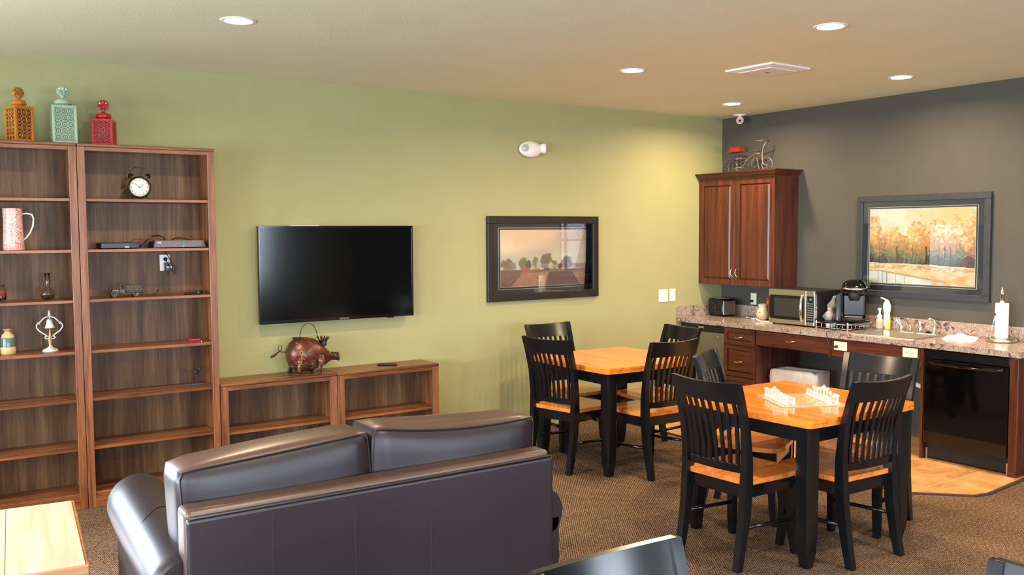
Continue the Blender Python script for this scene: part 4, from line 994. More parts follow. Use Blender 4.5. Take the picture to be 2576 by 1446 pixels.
# fridge
t = thing('mini_fridge', 'small under counter fridge with a taupe door and black top strip', 'fridge', (0,0,0))
MB().box(-0.565, -0.03, -0.602, -0.03, 0.02, 0.835).build('body', m_blkm, t)
MB().box(-0.605, -0.567, -0.600, -0.032, 0.05, 0.775, 0.006, 2).build('door', m_beigef, t)
MB().prism([(-0.57,-0.600), (-0.57,-0.032), (-0.590,-0.032), (-0.604,-0.12), (-0.611,-0.316), (-0.604,-0.51), (-0.590,-0.600)], 'z', 0.778, 0.842).build('top_trim', m_blk, t)
MB().box(-0.6125, -0.610, -0.352, -0.280, 0.806, 0.824).build('badge', m_steel, t)
MB().lathe([(0, -0.0075), (0.008, -0.007), (0.008, 0), (0, 0)], 14, (-0.604, -0.523, 0.736), axis='x').build('door_lock', m_nickel, t)
for y in (-0.56, -0.07): MB().box(-0.56, -0.52, y-0.02, y+0.02, 0.006, 0.021).build('foot', m_blkm, t)
# drawer base
t = thing('drawer_cabinet', 'cherry wood three drawer base cabinet beside the mini fridge', 'cabinet', (0,0,0))
MB().box(XF+0.001, -0.02, -1.000, -0.618, 0.10, ZB).build('body', m_cab_dark, t)
MB().box(XF+0.06, -0.02, -0.99, -0.628, 0.006, 0.10).build('toe_kick', m_blkm, t)
for z0, z1 in ((0.690, 0.838), (0.400, 0.680), (0.108, 0.390)):
    d = raised_door('drawer', XF, -0.992, -0.626, z0, z1, t, 0.036, mv=m_cab_y)
    pull_h(d, XF-0.02, -0.809, (z0+z1)/2)
# pencil drawer
t = thing('desk_drawer', 'wide shallow cherry wood drawer over the open knee space', 'drawer', (0,0,0))
MB().box(XF+0.001, -0.10, -1.776, -1.002, 0.715, 0.835).build('drawer_box', m_cab_dark, t)
d = MB().box(XF-0.018, XF, -1.774, -1.006, 0.712, 0.842, 0.003).build('drawer_front', m_cab_y, t)
pull_h(d, XF-0.018, -1.39, 0.782, 0.055)
# sink apron
t = thing('sink_apron', 'cherry wood apron panel under the sink with two outlets', 'panel', (0,0,0))
MB().box(XF-0.012, XF+0.01, -2.600, -1.802, 0.700, ZB).build('panel', m_cab_y, t)
MB().box(XF-0.016, XF+0.04, -1.800, -1.778, 0.690, ZB).build('stile', m_cab_v, t)
def plate_out(label, y, z):
    t = thing('wall_outlet', label, 'outlet', (XF-0.012, y, z))
    MB().box(-0.006, 0, -0.062, 0.062, -0.036, 0.036, 0.002).build('plate', m_ivory, t)
    mb = MB()
    for s in (-1, 1):
        mb.box(-0.0066, -0.0058, s*0.02-0.007, s*0.02-0.004, -0.005, 0.005); mb.box(-0.0066, -0.0058, s*0.02+0.004, s*0.02+0.007, -0.005, 0.005)
    mb.build('sockets', m_dgrey, t)
plate_out('ivory outlet on the sink apron with a black plug in it', -1.893, 0.790)
plate_out('ivory outlet on the sink apron beside the dishwasher, nothing plugged in', -2.514, 0.800)
# panels around the dishwasher
t = thing('divider_panel', 'narrow cherry wood panel on the left side of the dishwasher', 'panel', (0,0,0))
MB().box(XF-0.01, 0.0, -2.622, -2.601, 0.006, ZB).build('board', m_cab_v, t)
t = thing('end_panel', 'cherry wood end panel closing the counter right of the dishwasher', 'panel', (0,0,0))
MB().box(XF-0.01, 0.0, -3.325, -3.268, 0.006, ZB).build('board', m_cab_v, t)
MB().box(XF-0.022, XF+0.01, -3.335, -3.29, 0.05, ZB-0.004, 0.006, 2).build('corner_molding', m_cab_v, t)
# dishwasher
t = thing('dishwasher', 'glossy black dishwasher under the counter', 'dishwasher', (0,0,0))
MB().box(-0.57, -0.03, -3.262, -2.628, 0.02, 0.842).build('tub', m_blkm, t)
MB().box(-0.622, -0.572, -3.262, -2.628, 0.130, 0.770, 0.006, 2).build('door', m_glassblk, t)
MB().box(-0.615, -0.571, -3.262, -2.628, 0.775, 0.840, 0.005, 2).build('control_strip', m_blk, t)
secs = []
for i in range(15):
    f = i/14; y = -2.66-0.57*f; bow = 0.022*math.sin(PI*f)
    secs.append([(-0.618-bow*0.3, y, 0.758-bow*0.3), (-0.632-bow, y, 0.752-bow*0.3), (-0.630-bow, y, 0.738-bow*0.3), (-0.618, y, 0.736-bow*0.3)])
MB().loft(secs).build('handle', m_glassblk, t)
MB().box(-0.575, -0.555, -3.262, -2.628, 0.02, 0.125).build('kick_plate', m_blkm, t)
for y in (-2.64, -3.25): MB().box(-0.588, -0.576, y-0.008, y+0.008, 0.006, 0.09).build('leveling_foot', m_steel, t)
# counter top with backsplash; a hole for the sink
SX0, SX1, SY0, SY1 = -0.555, -0.125, -2.475, -1.955
t = thing('countertop', 'pink and grey granite patterned countertop along the dark wall', 'countertop', (0,0,0))
mb = MB(); XE = -0.638
mb.box(XE, SX0, -3.345, 0.0, ZB, ZC); mb.box(SX1, 0, -3.345, 0, ZB, ZC); mb.box(SX0, SX1, SY1, 0, ZB, ZC); mb.box(SX0, SX1, -3.345, SY0, ZB, ZC)
mb.build('slab', m_gran, t)
mb = MB(); mb.box(-0.02, 0, -3.345, -0.02, ZC, ZC+0.107, 0.002); mb.box(XE, 0, -0.02, 0, ZC, ZC+0.107, 0.002); mb.build('backsplash', m_gran, t)
# sink
m_sink = mat('satin_steel', S(206,196,184), 0.28, 0.9)
t = thing('kitchen_sink', 'square satin steel sink set in the countertop', 'sink', ((SX0+SX1)/2, (SY0+SY1)/2, ZC))
hx, hy = (SX1-SX0)/2, (SY1-SY0)/2
def rr(a, b, z, c=0.05, n=5):
    out = []
    for sx, sy, a0 in ((1,1,0), (-1,1,PI/2), (-1,-1,PI), (1,-1,3*PI/2)):
        for k in range(n+1):
            an = a0+PI/2*k/n; out.append((sx*(a-c)+c*math.cos(an), sy*(b-c)+c*math.sin(an), z))
    return out
MB().loft([rr(hx+0.035, hy+0.035, 0.0), rr(hx+0.034, hy+0.034, 0.006), rr(hx-0.008, hy-0.008, 0.007), rr(hx-0.012, hy-0.012, 0.0), rr(hx-0.02, hy-0.02, -0.12), rr(hx-0.06, hy-0.06, -0.16), rr(0.04, 0.04, -0.165, 0.03)], caps=False).build('basin', m_sink, t)
MB().lathe([(0, -0.158), (0.035, -0.160), (0.045, -0.165), (0.045, -0.17)], 20).build('drain', m_chrome, t)
t = thing('faucet', 'low chrome sink faucet with lever handles at the rear of the sink', 'faucet', (-0.075, -2.165, ZC))
MB().box(-0.024, 0.024, -0.11, 0.11, 0.0, 0.012, 0.006, 3).build('base_plate', m_chrome, t)
MB().tube([(0,0,0.01), (0,0,0.045), (-0.02,0,0.075), (-0.07,0,0.105), (-0.13,0,0.118), (-0.158,0,0.110), (-0.162,0,0.09)], [0.016,0.014,0.012,0.0105,0.010,0.010,0.010], 14).build('spout', m_chrome, t)
for s in (-1, 1):
    h_ = MB().lathe([(0.018, 0.01), (0.018, 0.03), (0.013, 0.045), (0.015, 0.052), (0, 0.056)], 16, (0, s*0.085, 0)).build('valve', m_chrome, t)
    MB().tube([(0, s*0.085, 0.05), (-0.02, s*0.095, 0.07), (-0.04, s*0.105, 0.095)], [0.006,0.006,0.009], 10).build('lever', m_clear, h_)
t = thing('side_sprayer', 'upright chrome side sprayer at the right rear of the sink', 'faucet', (-0.095, -2.385, ZC))
MB().lathe([(0, 0), (0.022, 0), (0.022, 0.006), (0.014, 0.014), (0.011, 0.05), (0.012, 0.10), (0.013, 0.118), (0, 0.122)], 18).build('body', m_chrome, t)
MB().tube([(0,0,0.112), (-0.012,0.008,0.128), (-0.035,0.018,0.130), (-0.048,0.024,0.118)], [0.011,0.012,0.011,0.010], 12).build('spray_head', m_chrome, t)
tag(MB().ell((0,0,0.012), 0.022, 0.018, 0.013, 14, 8).build('sink_stopper', m_blkm, loc=(-0.07, -2.318, ZC)), 'small black rubber stopper lying beside the side sprayer', 'stopper')
# trap under the sink
t = thing('drain_pipe', 'white plastic drain trap and supply hoses under the sink, beside the dishwasher', 'pipe', (-0.22, -2.40, 0.0))
MB().tube([(0,0.185,0.73), (0,0.185,0.60), (0,0.12,0.50), (0,0.04,0.48), (0,-0.02,0.52), (0,-0.03,0.58), (0.08,-0.03,0.60), (0.215,-0.03,0.60)], 0.02, 12).build('trap', m_white, t)
MB().tube([(0.04,-0.11,0.72), (0.03,-0.12,0.55), (0.06,-0.115,0.38), (0.20,-0.11,0.34)], 0.009, 8).build('hose', m_nickel, t)
MB().box(-0.05, 0.0, -0.18, -0.06, 0.675, 0.697).build('bracket', m_white, t)
# trash can
m_bag = noisy('white_liner', S(206,198,196), S(226,220,218), 12, 0.45)
t = thing('trash_can', 'rectangular trash can with a crumpled white liner under the counter', 'trash can', (-0.315, -1.245, 0.006), math.radians(10))
MB().loft([rr(0.10, 0.17, 0.0, 0.03), rr(0.125, 0.215, 0.465, 0.035), rr(0.132, 0.222, 0.47, 0.035), rr(0.118, 0.208, 0.47, 0.03), rr(0.094, 0.164, 0.01, 0.03)], caps=False).build('bin', m_white, t)
def wr(a, b, z, am, c=0.04, n=8, sd=1):
    out = []
    for i, (x, y, zz) in enumerate(rr(a, b, z, c, n)):
        k = mnoise.noise(Vector((x*22+sd, y*22, z*9)))*am; out.append((x*(1+k/0.2), y*(1+k/0.25), zz+k*1.6))
    return out
b = MB().loft([wr(0.138, 0.230, 0.335, 0.012), wr(0.142, 0.234, 0.40, 0.014, sd=3), wr(0.142, 0.232, 0.462, 0.016, sd=5), wr(0.134, 0.224, 0.484, 0.016, sd=5), wr(0.124, 0.212, 0.475, 0.016, sd=5), wr(0.105, 0.19, 0.36, 0.012, sd=9), wr(0.09, 0.16, 0.18, 0.006, sd=9)], caps=False); b.build('bin_liner', m_bag, t)

# ------------------------------------------------------------------ kitchen: things on the counter
t = thing('toaster', 'glossy black toaster on the counter in the corner', 'toaster', (-0.185, -0.175, ZC), math.radians(-12))
MB().box(-0.085, 0.085, -0.135, 0.115, 0.006, 0.175, 0.028, 5).build('housing', m_glassblk, t)
MB().box(-0.070, 0.070, -0.140, -0.134, 0.02, 0.158, 0.003).build('steel_side', m_steel, t)
MB().box(-0.0915, -0.085, -0.028, 0.024, 0.06, 0.15, 0.003).build('lever_slot', m_blkm, t)
MB().box(-0.108, -0.0915, -0.02, 0.016, 0.128, 0.142, 0.004).build('lever', m_blk, t)
for s in (-1, 1): MB().box(s*0.030-0.013, s*0.030+0.013, -0.10, 0.08, 0.174, 0.1765).build('slot', m_chrome, t)
for sx in (-1,1):
    for sy in (-1,1): MB().box(sx*0.065-0.01, sx*0.065+0.01, sy*0.09-0.02, sy*0.09, 0, 0.007).build('foot', m_blkm, t)
t = thing('wall_outlet', 'light outlet with a black plug on the dark wall behind the counter', 'outlet', (0, -0.430, 1.066))
MB().box(-0.006, 0, -0.036, 0.036, -0.057, 0.057, 0.002).build('plate', m_ivory, t)
MB().lathe([(0, -0.028), (0.011, -0.026), (0.014, -0.006), (0.014, 0)], 12, (-0.004, 0.012, -0.022), axis='x').build('plug', m_blk, t)
m_crock = noisy('speckled_stoneware', S(206,182,150), S(220,200,172), 30, 0.4)
t = thing('stoneware_vase', 'cream stoneware jar with a flared neck left of the microwave', 'jar', (-0.235, -0.742, ZC))
MB().lathe([(0, 0), (0.034, 0), (0.050, 0.018), (0.057, 0.05), (0.052, 0.088), (0.038, 0.112), (0.034, 0.126), (0.043, 0.155), (0.040, 0.155), (0.031, 0.128), (0, 0.11)], 28).build('body', m_crock, t)
MB().box(-0.054, -0.050, -0.022, 0.006, 0.074, 0.078).build('painted_mark', mat('brown_mark', S(120,70,50), 0.5), t)
t = thing('sauce_bottle', 'amber sauce bottle with a red cap between the stoneware jar and microwave', 'bottle', (-0.128, -0.716, ZC))
MB().lathe([(0, 0), (0.026, 0), (0.028, 0.01), (0.028, 0.10), (0.022, 0.135), (0.012, 0.165), (0.012, 0.18), (0, 0.18)], 22).build('bottle_body', mat('amber_sauce', S(196,110,40), 0.15), t)
MB().lathe([(0.0285, 0.055), (0.0288, 0.056), (0.0288, 0.105), (0.0285, 0.106)], 22).build('paper_label', mat('pink_label', S(214,160,140), 0.5), t)
MB().lathe([(0.013, 0.18), (0.013, 0.20), (0.006, 0.215), (0, 0.225)], 16).build('cap', mat('red_cap', S(214,44,26), 0.35), t)
def spoon(label, loc, rz):
    t = thing('spoon', label, 'spoon', loc, rz)
    MB().tube([(-0.075,0,0.006), (-0.02,0,0.004), (0.04,0,0.010)], [0.006,0.004,0.004], 8).build('handle', m_white, t)
    MB().ell((0.060,0,0.010), 0.026, 0.017, 0.006, 16, 8).build('bowl', m_white, t)
spoon('white plastic spoon lying on the counter left of the stoneware jar', (-0.22, -0.585, ZC), math.radians(70))
t = thing('spoon_rest', 'curved white spoon rest in front of the microwave', 'spoon rest', (-0.345, -0.885, ZC), math.radians(-62))
MB().tube([(-0.105,0.014,0.034), (-0.085,0.004,0.016), (-0.05,0,0.007), (0.0,-0.002,0.004), (0.05,0,0.004), (0.085,0.004,0.005)], [0.004,0.006,0.006,0.008,0.011,0.007], 10).build('body', m_white, t)
# microwave
t = thing('microwave', 'stainless steel microwave oven on the counter beside the wall cabinet', 'microwave', (0, 0, ZC))
MB().box(-0.395, -0.055, -1.475, -0.975, 0.012, 0.318, 0.004).build('housing', m_blkm, t)
MB().box(-0.425, -0.396, -1.389, -0.975, 0.012, 0.318, 0.005, 2).build('door', m_steel, t)
dr = t.children[-1]
def rrx(a0, a1, b0, b1, c, x):
    out = []; n = 6
    for cy, cz, s in ((a1-c, b1-c, 0), (a0+c, b1-c, PI/2), (a0+c, b0+c, PI), (a1-c, b0+c, 3*PI/2)):
        for k in range(n+1): an = s+PI/2*k/n; out.append((x, cy+c*math.cos(an), cz+c*math.sin(an)))
    return out
MB().loft([rrx(-1.365, -0.985, 0.052, 0.268, 0.03, -0.4245), rrx(-1.365, -0.985, 0.052, 0.268, 0.03, -0.4285)], smooth=False).build('window', m_glassblk, dr)
MB().loft([rrx(-1.325, -1.045, 0.080, 0.240, 0.01, -0.4280), rrx(-1.325, -1.045, 0.080, 0.240, 0.01, -0.4292)], smooth=False).build('mesh_screen', mat('door_mesh', S(44,42,38), 0.4), dr)
MB().tube([(-0.428,-1.362,0.282), (-0.452,-1.362,0.272), (-0.466,-1.364,0.22), (-0.470,-1.365,0.16), (-0.466,-1.364,0.10), (-0.452,-1.362,0.050), (-0.428,-1.362,0.040)], [0.007,0.009,0.0105,0.011,0.0105,0.009,0.007], 12).build('handle', m_chrome, dr)
MB().box(-0.425, -0.396, -1.475, -1.391, 0.012, 0.318, 0.005, 2).build('control_panel', m_steel, t)
cp = t.children[-1]
MB().box(-0.428, -0.394, -1.4835, -1.4755, 0.014, 0.316, 0.002).build('edge_trim', m_chrome, t)
MB().box(-0.4275, -0.4245, -1.4715, -1.393, 0.045, 0.272, 0.0012).build('key_area', m_blk, cp)
MB().box(-0.4285, -0.4272, -1.452, -1.428, 0.236, 0.252).build('display', mat('green_display', S(60,110,30), 0.4, emit=S(90,170,40), emis=0.6), cp)
mb = MB()
for i in range(3):
    for j in range(8): mb.box(-0.4285, -0.4272, -1.460+i*0.020, -1.448+i*0.020, 0.062+j*0.020, 0.071+j*0.020)
tag(mb.build('keypad', mat('key_grey', S(150,150,148), 0.5), cp), kind='stuff')
for x in (-0.37, -0.09):
    for y in (-1.45, -1.0): MB().lathe([(0, 0), (0.014, 0), (0.014, 0.013), (0, 0.013)], 12, (x, y, 0)).build('foot', m_blkm, t)
# pod drawer rack
t = thing('pod_drawer', 'black and chrome wire coffee pod drawer under the coffee maker', 'rack', (0, 0, ZC))
rx0, rx1, ry0, ry1 = -0.425, -0.105, -1.815, -1.500
MB().box(rx0+0.005, rx1-0.005, ry0+0.005, ry1-0.005, 0.056, 0.064, 0.002).build('top_plate', m_blk, t)
MB().box(rx0+0.01, rx1-0.01, ry0+0.01, ry1-0.01, 0.006, 0.010, 0.001).build('drawer_tray', m_blkm, t)
for x, y in ((rx0, ry0), (rx0, ry1), (rx1, ry0), (rx1, ry1)):
    MB().lathe([(0, 0), (0.008, 0), (0.008, 0.066), (0.006, 0.070), (0, 0.071)], 12, (x, y, 0)).build('post', m_chrome, t)
mb = MB()
for z in (0.012, 0.050):
    mb.tube([(rx0,ry0,z), (rx0,ry1,z)], 0.0025, 6); mb.tube([(rx0,ry0,z), (rx1,ry0,z)], 0.0025, 6); mb.tube([(rx1,ry0,z), (rx1,ry1,z)], 0.0025, 6); mb.tube([(rx0,ry1,z), (rx1,ry1,z)], 0.0025, 6)
for k in range(1, 6):
    y = ry0+(ry1-ry0)*k/6; mb.tube([(rx0,y,0.012), (rx0,y,0.044)], 0.004, 8)
    x = rx0+(rx1-rx0)*k/6; mb.tube([(x,ry0,0.012), (x,ry0,0.044)], 0.004, 8)
mb.build('wire_frame', m_chrome, t)
for k, (x, y) in enumerate(((-0.395, -1.60), (-0.33, -1.60))):
    tag(MB().lathe([(0, 0), (0.018, 0), (0.023, 0.036), (0.025, 0.038), (0, 0.038)], 18).build('coffee_pod', m_white, loc=(x, y, ZC+0.010)), 'white coffee pod in the wire drawer', 'coffee pod', 'coffee pods in the wire drawer')
# coffee maker
t = thing('coffee_maker', 'glossy black pod coffee maker on the wire pod drawer', 'coffee maker', (-0.250, -1.750, ZC+0.064), math.radians(32))
cm_ = t      # local front = -x
t.scale = (1.04, 1.16, 1.0)
MB().box(-0.085, 0.115, -0.085, 0.085, 0.0, 0.045, 0.008, 2).build('base', m_glassblk, t)
MB().box(-0.010, 0.115, -0.080, 0.080, 0.045, 0.25, 0.018, 3).build('column', m_blk, t)
MB().box(-0.090, -0.012, -0.062, 0.062, 0.045, 0.052, 0.003).build('drip_tray', m_steel, t)
secs = []
for z, x0, x1, hw in ((0.225, -0.06, 0.118, 0.082), (0.25, -0.088, 0.120, 0.086), (0.285, -0.098, 0.122, 0.088), (0.315, -0.094, 0.120, 0.084), (0.342, -0.072, 0.108, 0.068), (0.358, -0.040, 0.085, 0.044), (0.362, -0.01, 0.06, 0.02)):
    c = min(0.04, hw*0.5); cx = (x0+x1)/2; hxw = (x1-x0)/2
    secs.append([(cx+px, py, z) for px, py, _z in rr(hxw, hw, 0, c, 5)])
MB().loft(secs).build('brew_head', m_glassblk, t)
MB().lathe([(0.0, 0.185), (0.030, 0.185), (0.040, 0.215), (0.046, 0.262), (0, 0.262)], 22, (-0.055, 0, 0)).build('pod_holder', m_blkm, t)
MB().tube([(-0.062-0.056*math.cos(a), 0.074*math.sin(a), 0.292-0.008*math.cos(a)) for a in [-1.45+2.9*k/16 for k in range(17)]], 0.0095, 10).build('lid_handle', m_nickel, t)
MB().box(-0.055, 0.115, 0.086, 0.125, 0.0, 0.235, 0.014, 3).build('water_tank', mat('smoky_tank', S(60,66,74), 0.1, trans=0.3), t)
for k in range(3): MB().ell((-0.055+0.018*k, -0.0875, 0.30), 0.004, 0.002, 0.004, 8, 6).build('indicator_light', MATS.get('violet_led') or mat('violet_led', S(150,120,255), 0.4, emit=S(150,120,255), emis=8), t)
# clear bag
t = thing('plastic_bag', 'clear plastic bag of pods standing between the microwave and coffee maker', 'bag', (-0.31, -1.545, ZC+0.064), 0)
m_cbag = mat('clear_bag', (0.92,0.9,0.88), 0.12, trans=0.85, ior=1.2)
b = MB().lathe([(0, 0), (0.034, 0.002), (0.044, 0.015), (0.046, 0.035), (0.042, 0.060), (0.034, 0.080), (0.026, 0.098), (0.030, 0.112), (0.034, 0.130), (0.028, 0.150), (0.018, 0.172), (0.012, 0.190), (0.016, 0.210), (0.006, 0.215)], 36)
for v in b.bm.verts:
    a = math.atan2(v.co.y, v.co.x); k = 1+0.16*math.sin(a*5+v.co.z*60)+0.35*mnoise.noise(v.co*45)
    v.co.x = v.co.x*k+0.02*(v.co.z/0.2)**2; v.co.y = v.co.y*k-0.035*(v.co.z/0.2)**2; v.co.z += 0.006*mnoise.noise(v.co*70)*min(1, v.co.z*20)
b.xf(Matrix.Translation((0.0,0,-min(v.co.z for v in b.bm.verts)))); b.build('bag_film', m_cbag, t)
mb = MB(); random.seed(9)
mb.ell((0,0,0.045), 0.030, 0.030, 0.036, 14, 10); mb.ell((0.004,0,0.10), 0.018, 0.018, 0.016, 12, 8)
for v in mb.bm.verts: v.co += v.co.normalized()*mnoise.noise(v.co*60)*0.004
mb.build('bag_filling', mat('pale_pink_paper', S(222,200,190), 0.6), t)
def attach(o, parent):
    bpy.context.view_layer.update(); o.parent = parent; o.matrix_parent_inverse = parent.matrix_world.inverted(); return o
pc = attach(MB().tube([(-0.30,-1.75,ZC+0.066), (-0.39,-1.765,ZC+0.069), (-0.435,-1.765,ZC+0.062), (-0.46,-1.752,ZC+0.010), (-0.52,-1.745,ZC+0.005), (-0.60,-1.752,ZC+0.006), (-0.640,-1.765,ZC+0.004), (-0.648,-1.775,ZC-0.02), (-0.645,-1.785,ZC-0.06), (-0.648,-1.80,ZC-0.098), (-0.650,-1.825,ZC-0.118), (-0.645,-1.850,ZC-0.110)], 0.003, 8).build('power_cord', mat('brown_cord', S(40,28,24), 0.4)), cm_)
b = MB().lathe([(0, -0.030), (0.009, -0.028), (0.012, -0.010), (0.012, 0), (0, 0)], 12, (XF-0.018, -1.862, 0.783), axis='x').build('plug', m_blk); attach(b, pc)
tag(MB().tube([(-0.14,-1.80,ZC+0.12), (-0.10,-1.835,ZC+0.11), (-0.085,-1.86,ZC+0.06), (-0.09,-1.855,ZC+0.02), (-0.115,-1.84,ZC+0.004)], 0.0022, 6).build('appliance_cord', m_blk), 'thin black cord curling down behind the right of the coffee maker', 'cord')
# soaps
t = thing('foam_soap_dispenser', 'foaming hand soap bottle with a white pump and teal base, left of the dish soap', 'soap', (-0.118, -1.905, ZC), 0.2)
MB().lathe([(0, 0.0), (0.030, 0.0), (0.032, 0.004), (0.031, 0.014), (0, 0.014)], 22).build('soap_liquid', mat('teal_soap', S(40,116,104), 0.2), t)
MB().lathe([(0.031, 0.014), (0.030, 0.06), (0.027, 0.085), (0.019, 0.100), (0, 0.100)], 22).build('bottle_body', mat('soap_bottle', S(226,222,214), 0.15, trans=0.2), t)
MB().lathe([(0.0308, 0.028), (0.0312, 0.03), (0.0300, 0.075), (0.0295, 0.076)], 22).build('paper_label', mat('peach_label', S(232,160,110), 0.5), t)
b = MB().lathe([(0.020, 0.10), (0.021, 0.122), (0.012, 0.130), (0.008, 0.134), (0.0085, 0.165), (0.015, 0.172), (0.014, 0.185), (0, 0.188)], 20); b.tube([(0,0,0.176), (-0.03,0,0.172)], 0.006, 8); b.build('pump', m_white, t)
t = thing('dish_soap_bottle', 'tall dish soap bottle with yellow liquid and a tilted white top behind the sink', 'soap', (-0.062, -1.935, ZC), 0)
MB().lathe([(0, 0), (0.031, 0), (0.034, 0.006), (0.035, 0.05), (0.034, 0.085), (0, 0.085)], 26, sx=0.7).build('soap_liquid', mat('yellow_soap', S(196,190,80), 0.15), t)
MB().lathe([(0.034, 0.085), (0.030, 0.11), (0.027, 0.135), (0.033, 0.165), (0.036, 0.190), (0.033, 0.215), (0.022, 0.240), (0.012, 0.252), (0, 0.254)], 26, sx=0.7).build('bottle_body', mat('milky_bottle', S(232,230,220), 0.2), t)
MB().box(-0.0265, -0.0235, -0.014, 0.014, 0.03, 0.088, 0.001).build('paper_label', mat('lilac_label', S(206,200,224), 0.5), t)
MB().tube([(0,0,0.248), (-0.02,0.012,0.262), (-0.045,0.028,0.272)], [0.010,0.006,0.005], 10).build('spout_cap', m_white, t)
# folded towel
b = MB(); bmesh.ops.create_grid(b.bm, x_segments=26, y_segments=20, size=0.5)
for v in b.bm.verts:
    x, y = v.co.x, v.co.y; e = max(0, 1-max(abs(x), abs(y))*2)
    v.co = Vector((x*0.19, y*0.24, 0.003+0.014*min(1, e*5)+0.022*math.exp(-((y-0.02)**2+(x-0.1)**2)/0.03)*min(1,e*4)+0.006*mnoise.noise(Vector((x*5, y*5, 3)))*min(1, e*6)))
    v.co.z = max(0.002, v.co.z)
for f in b.bm.faces: f.smooth = True
r = bmesh.ops.extrude_face_region(b.bm, geom=b.bm.faces[:])
for v in [g for g in r['geom'] if isinstance(g, bmesh.types.BMVert)]: v.co.z = 0.0
bmesh.ops.recalc_face_normals(b.bm, faces=b.bm.faces[:])
tag(b.build('folded_towel', m_paper, loc=(-0.195, -2.665, ZC), rz=0.35), 'crumpled white paper towel lying between sink and towel holder', 'paper towel')
# paper towel holder
t = thing('paper_towel_holder', 'steel upright paper towel holder with a tension arm near the counter end', 'holder', (-0.150, -2.955, ZC))
MB().lathe([(0, 0), (0.102, 0), (0.106, 0.006), (0.104, 0.024), (0.098, 0.030), (0, 0.030)], 40).build('base', m_steel, t)
MB().lathe([(0.0, 0.03), (0.016, 0.03), (0.016, 0.355), (0.018, 0.36), (0.018, 0.366), (0.015, 0.37), (0.013, 0.39), (0.006, 0.408), (0, 0.412)], 20).build('pole', m_chrome, t)
MB().tube([(-0.078, 0.045, 0.028), (-0.066, 0.038, 0.10), (-0.053, 0.030, 0.175), (-0.047, 0.026, 0.205)], 0.0035, 8).build('tension_arm', m_chrome, t)
MB().ell((-0.047, 0.026, 0.208), 0.007, 0.007, 0.007, 10, 8).build('arm_tip', m_blk, t)
tag(MB().lathe([(0.019, 0.0), (0.045, 0.0), (0.046, 0.002), (0.046, 0.258), (0.045, 0.26), (0.019, 0.26), (0.019, 0.0)], 36).build('paper_towel_roll', m_paper, loc=(-0.150, -2.955, ZC+0.031)), 'white paper towel roll on the upright steel holder', 'paper towel')

# ------------------------------------------------------------------ bicycle planter on the wall cabinet
m_bike = noisy('rusty_silver', S(108,92,84), S(140,124,114), 60, 0.4, metal=0.6)
t = thing('bicycle_planter', 'small rustic metal bicycle ornament with a red seat on the wall cabinet', 'bicycle ornament', (-0.16, -0.50, 2.298), 0)
# local: y axis along the bike; rear wheel at +y
def wheel(y, r, nm):
    mb = MB(); mb.tube([(0, y+r*math.cos(a), r+0.003+r*math.sin(a)) for a in [2*PI*k/26 for k in range(26)]], 0.0045, 6, closed=True)
    for k in range(8): a = k*PI/4; mb.tube([(0, y, r+0.003), (0, y+r*math.cos(a), r+0.003+r*math.sin(a))], 0.0015, 4)
    return mb.build(nm, m_bike, t)
wheel(0.215, 0.058, 'wheel'); wheel(-0.215, 0.062, 'wheel')
mb = MB(); mb.tube([(0,0.13,0.02), (0,0.10,0.045), (0,0.0,0.135), (0,-0.06,0.165), (0,-0.13,0.175)], [0.008,0.009,0.009,0.008,0.007], 8)
mb.tube([(0,-0.205,0.06), (0,-0.165,0.07), (0,-0.155,0.15), (0,-0.165,0.22), (0,-0.205,0.285)], [0.006,0.008,0.008,0.007,0.006], 8)
mb.tube([(0,0.13,0.02), (0,0.215,0.06)], 0.005, 6); mb.tube([(0,0.0,0.135), (0,0.215,0.06)], 0.003, 6)
mb.build('frame', m_bike, t)
MB().tube([(-0.07,-0.12,0.285), (-0.04,-0.19,0.290), (0.0,-0.21,0.288), (0.05,-0.19,0.286), (0.07,-0.17,0.284)], 0.005, 8).build('handlebar', m_bike, t)
MB().box(-0.03, 0.03, -0.13, -0.01, 0.195, 0.203, 0.003).build('rack_plate', m_bike, t)
MB().tube([(0,-0.04,0.197), (0,-0.04,0.16)], 0.003, 6).build('rack_post', m_bike, t)
MB().loft([[(-0.045,0.09,0.205), (0.045,0.09,0.205), (0.045,0.245,0.200), (-0.045,0.245,0.200)], [(-0.035,0.10,0.245), (0.035,0.10,0.245), (0.035,0.215,0.250), (-0.035,0.215,0.250)], [(-0.025,0.115,0.252), (0.025,0.115,0.252), (0.025,0.20,0.258), (-0.025,0.20,0.258)]], smooth=False).build('red_seat', noisy('faded_red', S(128,30,28), S(156,44,38), 30, 0.5), t)
MB().tube([(0,0.165,0.21), (0,0.155,0.10), (0,0.14,0.01)], 0.003, 6).build('seat_post', m_bike, t)
mb = MB()
for z in (0.045, 0.135):
    mb.tube([(-0.05,0.06,z+0.004), (-0.05,0.30,z), (0.05,0.30,z), (0.05,0.06,z+0.004)], 0.0022, 6, closed=True)
for y in (0.10, 0.19, 0.27):
    mb.tube([(-0.05,y,0.135), (-0.05,y+0.015,0.11), (-0.05,y+0.04,0.10)], 0.002, 5)
for x in (-0.05, 0.05):
    for y in (0.06, 0.30): mb.tube([(x,y,0.0), (x,y,0.137)], 0.002, 5)
mb.build('wire_basket', m_bike, t)
mb = MB(); mb.tube([(0.02,-0.06,0.165), (0.02,-0.075,0.12), (0.02,-0.10,0.03), (0.02,-0.11,0.002)], 0.004, 6); mb.tube([(0.02,-0.06,0.165), (0.0,-0.03,0.10), (-0.01,-0.035,0.03)], 0.003, 6); mb.build('kick_stand', m_bike, t)

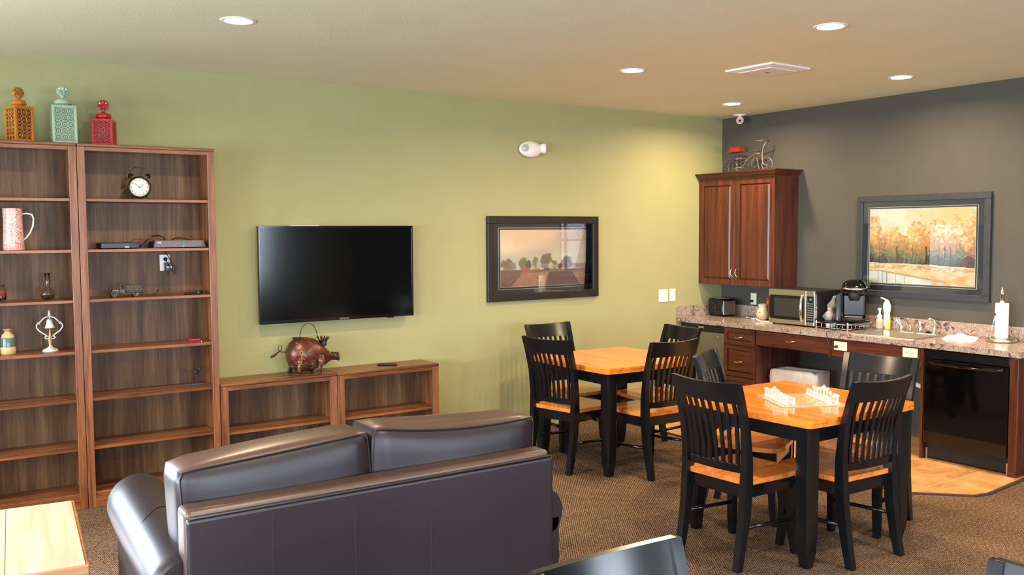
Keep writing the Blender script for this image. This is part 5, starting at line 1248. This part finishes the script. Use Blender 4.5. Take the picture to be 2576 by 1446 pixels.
# ------------------------------------------------------------------ chess set
bx_, by_, bz_ = -2.815, -3.240, 0.780
ang = math.radians(-28)
t = thing('chess_board', 'square glass chess board on the honey wood table', 'chess board', (bx_, by_, bz_), ang)
MB().box(-0.185, 0.185, -0.185, 0.185, 0.0, 0.005, 0.001).build('glass_plate', mat('board_glass', S(226,208,186), 0.08, trans=0.35), t)
mb = MB(); q = 0.0415
for i in range(8):
    for j in range(8):
        if (i+j) % 2: mb.box(-4*q+i*q, -4*q+(i+1)*q, -4*q+j*q, -4*q+(j+1)*q, 0.0048, 0.0054)
mb.build('dark_squares', mat('frosted_square', S(206,140,88), 0.35), t)
def piece_mesh(kind, m):
    mb = MB(); H = {'pawn': 0.040, 'rook': 0.048, 'knight': 0.052, 'bishop': 0.060, 'queen': 0.068, 'king': 0.078}[kind]
    b = [(0, 0), (0.0135, 0), (0.014, 0.004), (0.011, 0.008), (0.0075, 0.012), (0.006, H*0.55), (0.0085, H*0.62), (0.0065, H*0.66)]
    if kind == 'pawn': b += [(0.0085, H*0.78), (0.007, H*0.94), (0, H)]
    elif kind == 'rook': b = b[:6]+[(0.010, H*0.72), (0.0115, H*0.8), (0.0115, H), (0.007, H), (0.007, H*0.88), (0, H*0.88)]
    elif kind == 'bishop': b += [(0.0095, H*0.76), (0.0075, H*0.9), (0.002, H*0.98), (0, H)]
    elif kind == 'queen': b += [(0.0095, H*0.82), (0.0115, H*0.92), (0.006, H*0.93), (0.003, H*0.98), (0, H)]
    elif kind == 'king': b += [(0.010, H*0.80), (0.011, H*0.88), (0.005, H*0.90), (0.0035, H*0.97), (0, H)]
    else: b = b[:5]+[(0.008, H*0.5), (0, H*0.52)]
    mb.lathe(b, 14)
    if kind == 'knight':
        mb.tube([(0,0,H*0.40), (0.001,0,H*0.66), (-0.003,0,H*0.86), (-0.010,0,H*0.80), (-0.015,0,H*0.70)], [0.008,0.009,0.008,0.0065,0.004], 10)
    me = bpy.data.meshes.new('chess_'+kind); mb.bm.to_mesh(me); mb.bm.free(); me.materials.append(m); return me
order = ['rook', 'knight', 'bishop', 'queen', 'king', 'bishop', 'knight', 'rook']
def put(kind, me, i, j, lb, grp):
    o = bpy.data.objects.new('chess_'+kind, me); COL.objects.link(o)
    u, w = (-3.5+i)*q, (-3.5+j)*q
    o.location = (bx_+u*math.cos(ang)-w*math.sin(ang), by_+u*math.sin(ang)+w*math.cos(ang), bz_+0.0055)
    o.rotation_euler.z = ang+(PI if i > 3 else 0)+random.uniform(-0.2, 0.2)
    tag(o, lb, 'chess piece', grp)
for side, m_, word, back, front in ((0, m_clear, 'clear glass', 0, 1), (1, m_frost, 'frosted white glass', 7, 6)):
    ms = {k: piece_mesh(k, m_) for k in ('pawn', 'rook', 'knight', 'bishop', 'queen', 'king')}
    seat_side = 'the sofa side' if side == 0 else 'the dishwasher side'
    for j, k in enumerate(order):
        if k in ('queen', 'king'): put(k, ms[k], back, j, '%s chess %s on the back row at %s of the board' % (word, k, seat_side), '%s back row chess pieces' % word)
        else:
            end = 'the end toward the camera' if j < 4 else 'the end toward the green wall'
            put(k, ms[k], back, j, '%s chess %s on the back row, at %s' % (word, k, end), '%s back row chess pieces' % word)
        put('pawn', ms['pawn'], front, j, 'short %s chess pawn in the front row' % word, '%s pawns' % word)
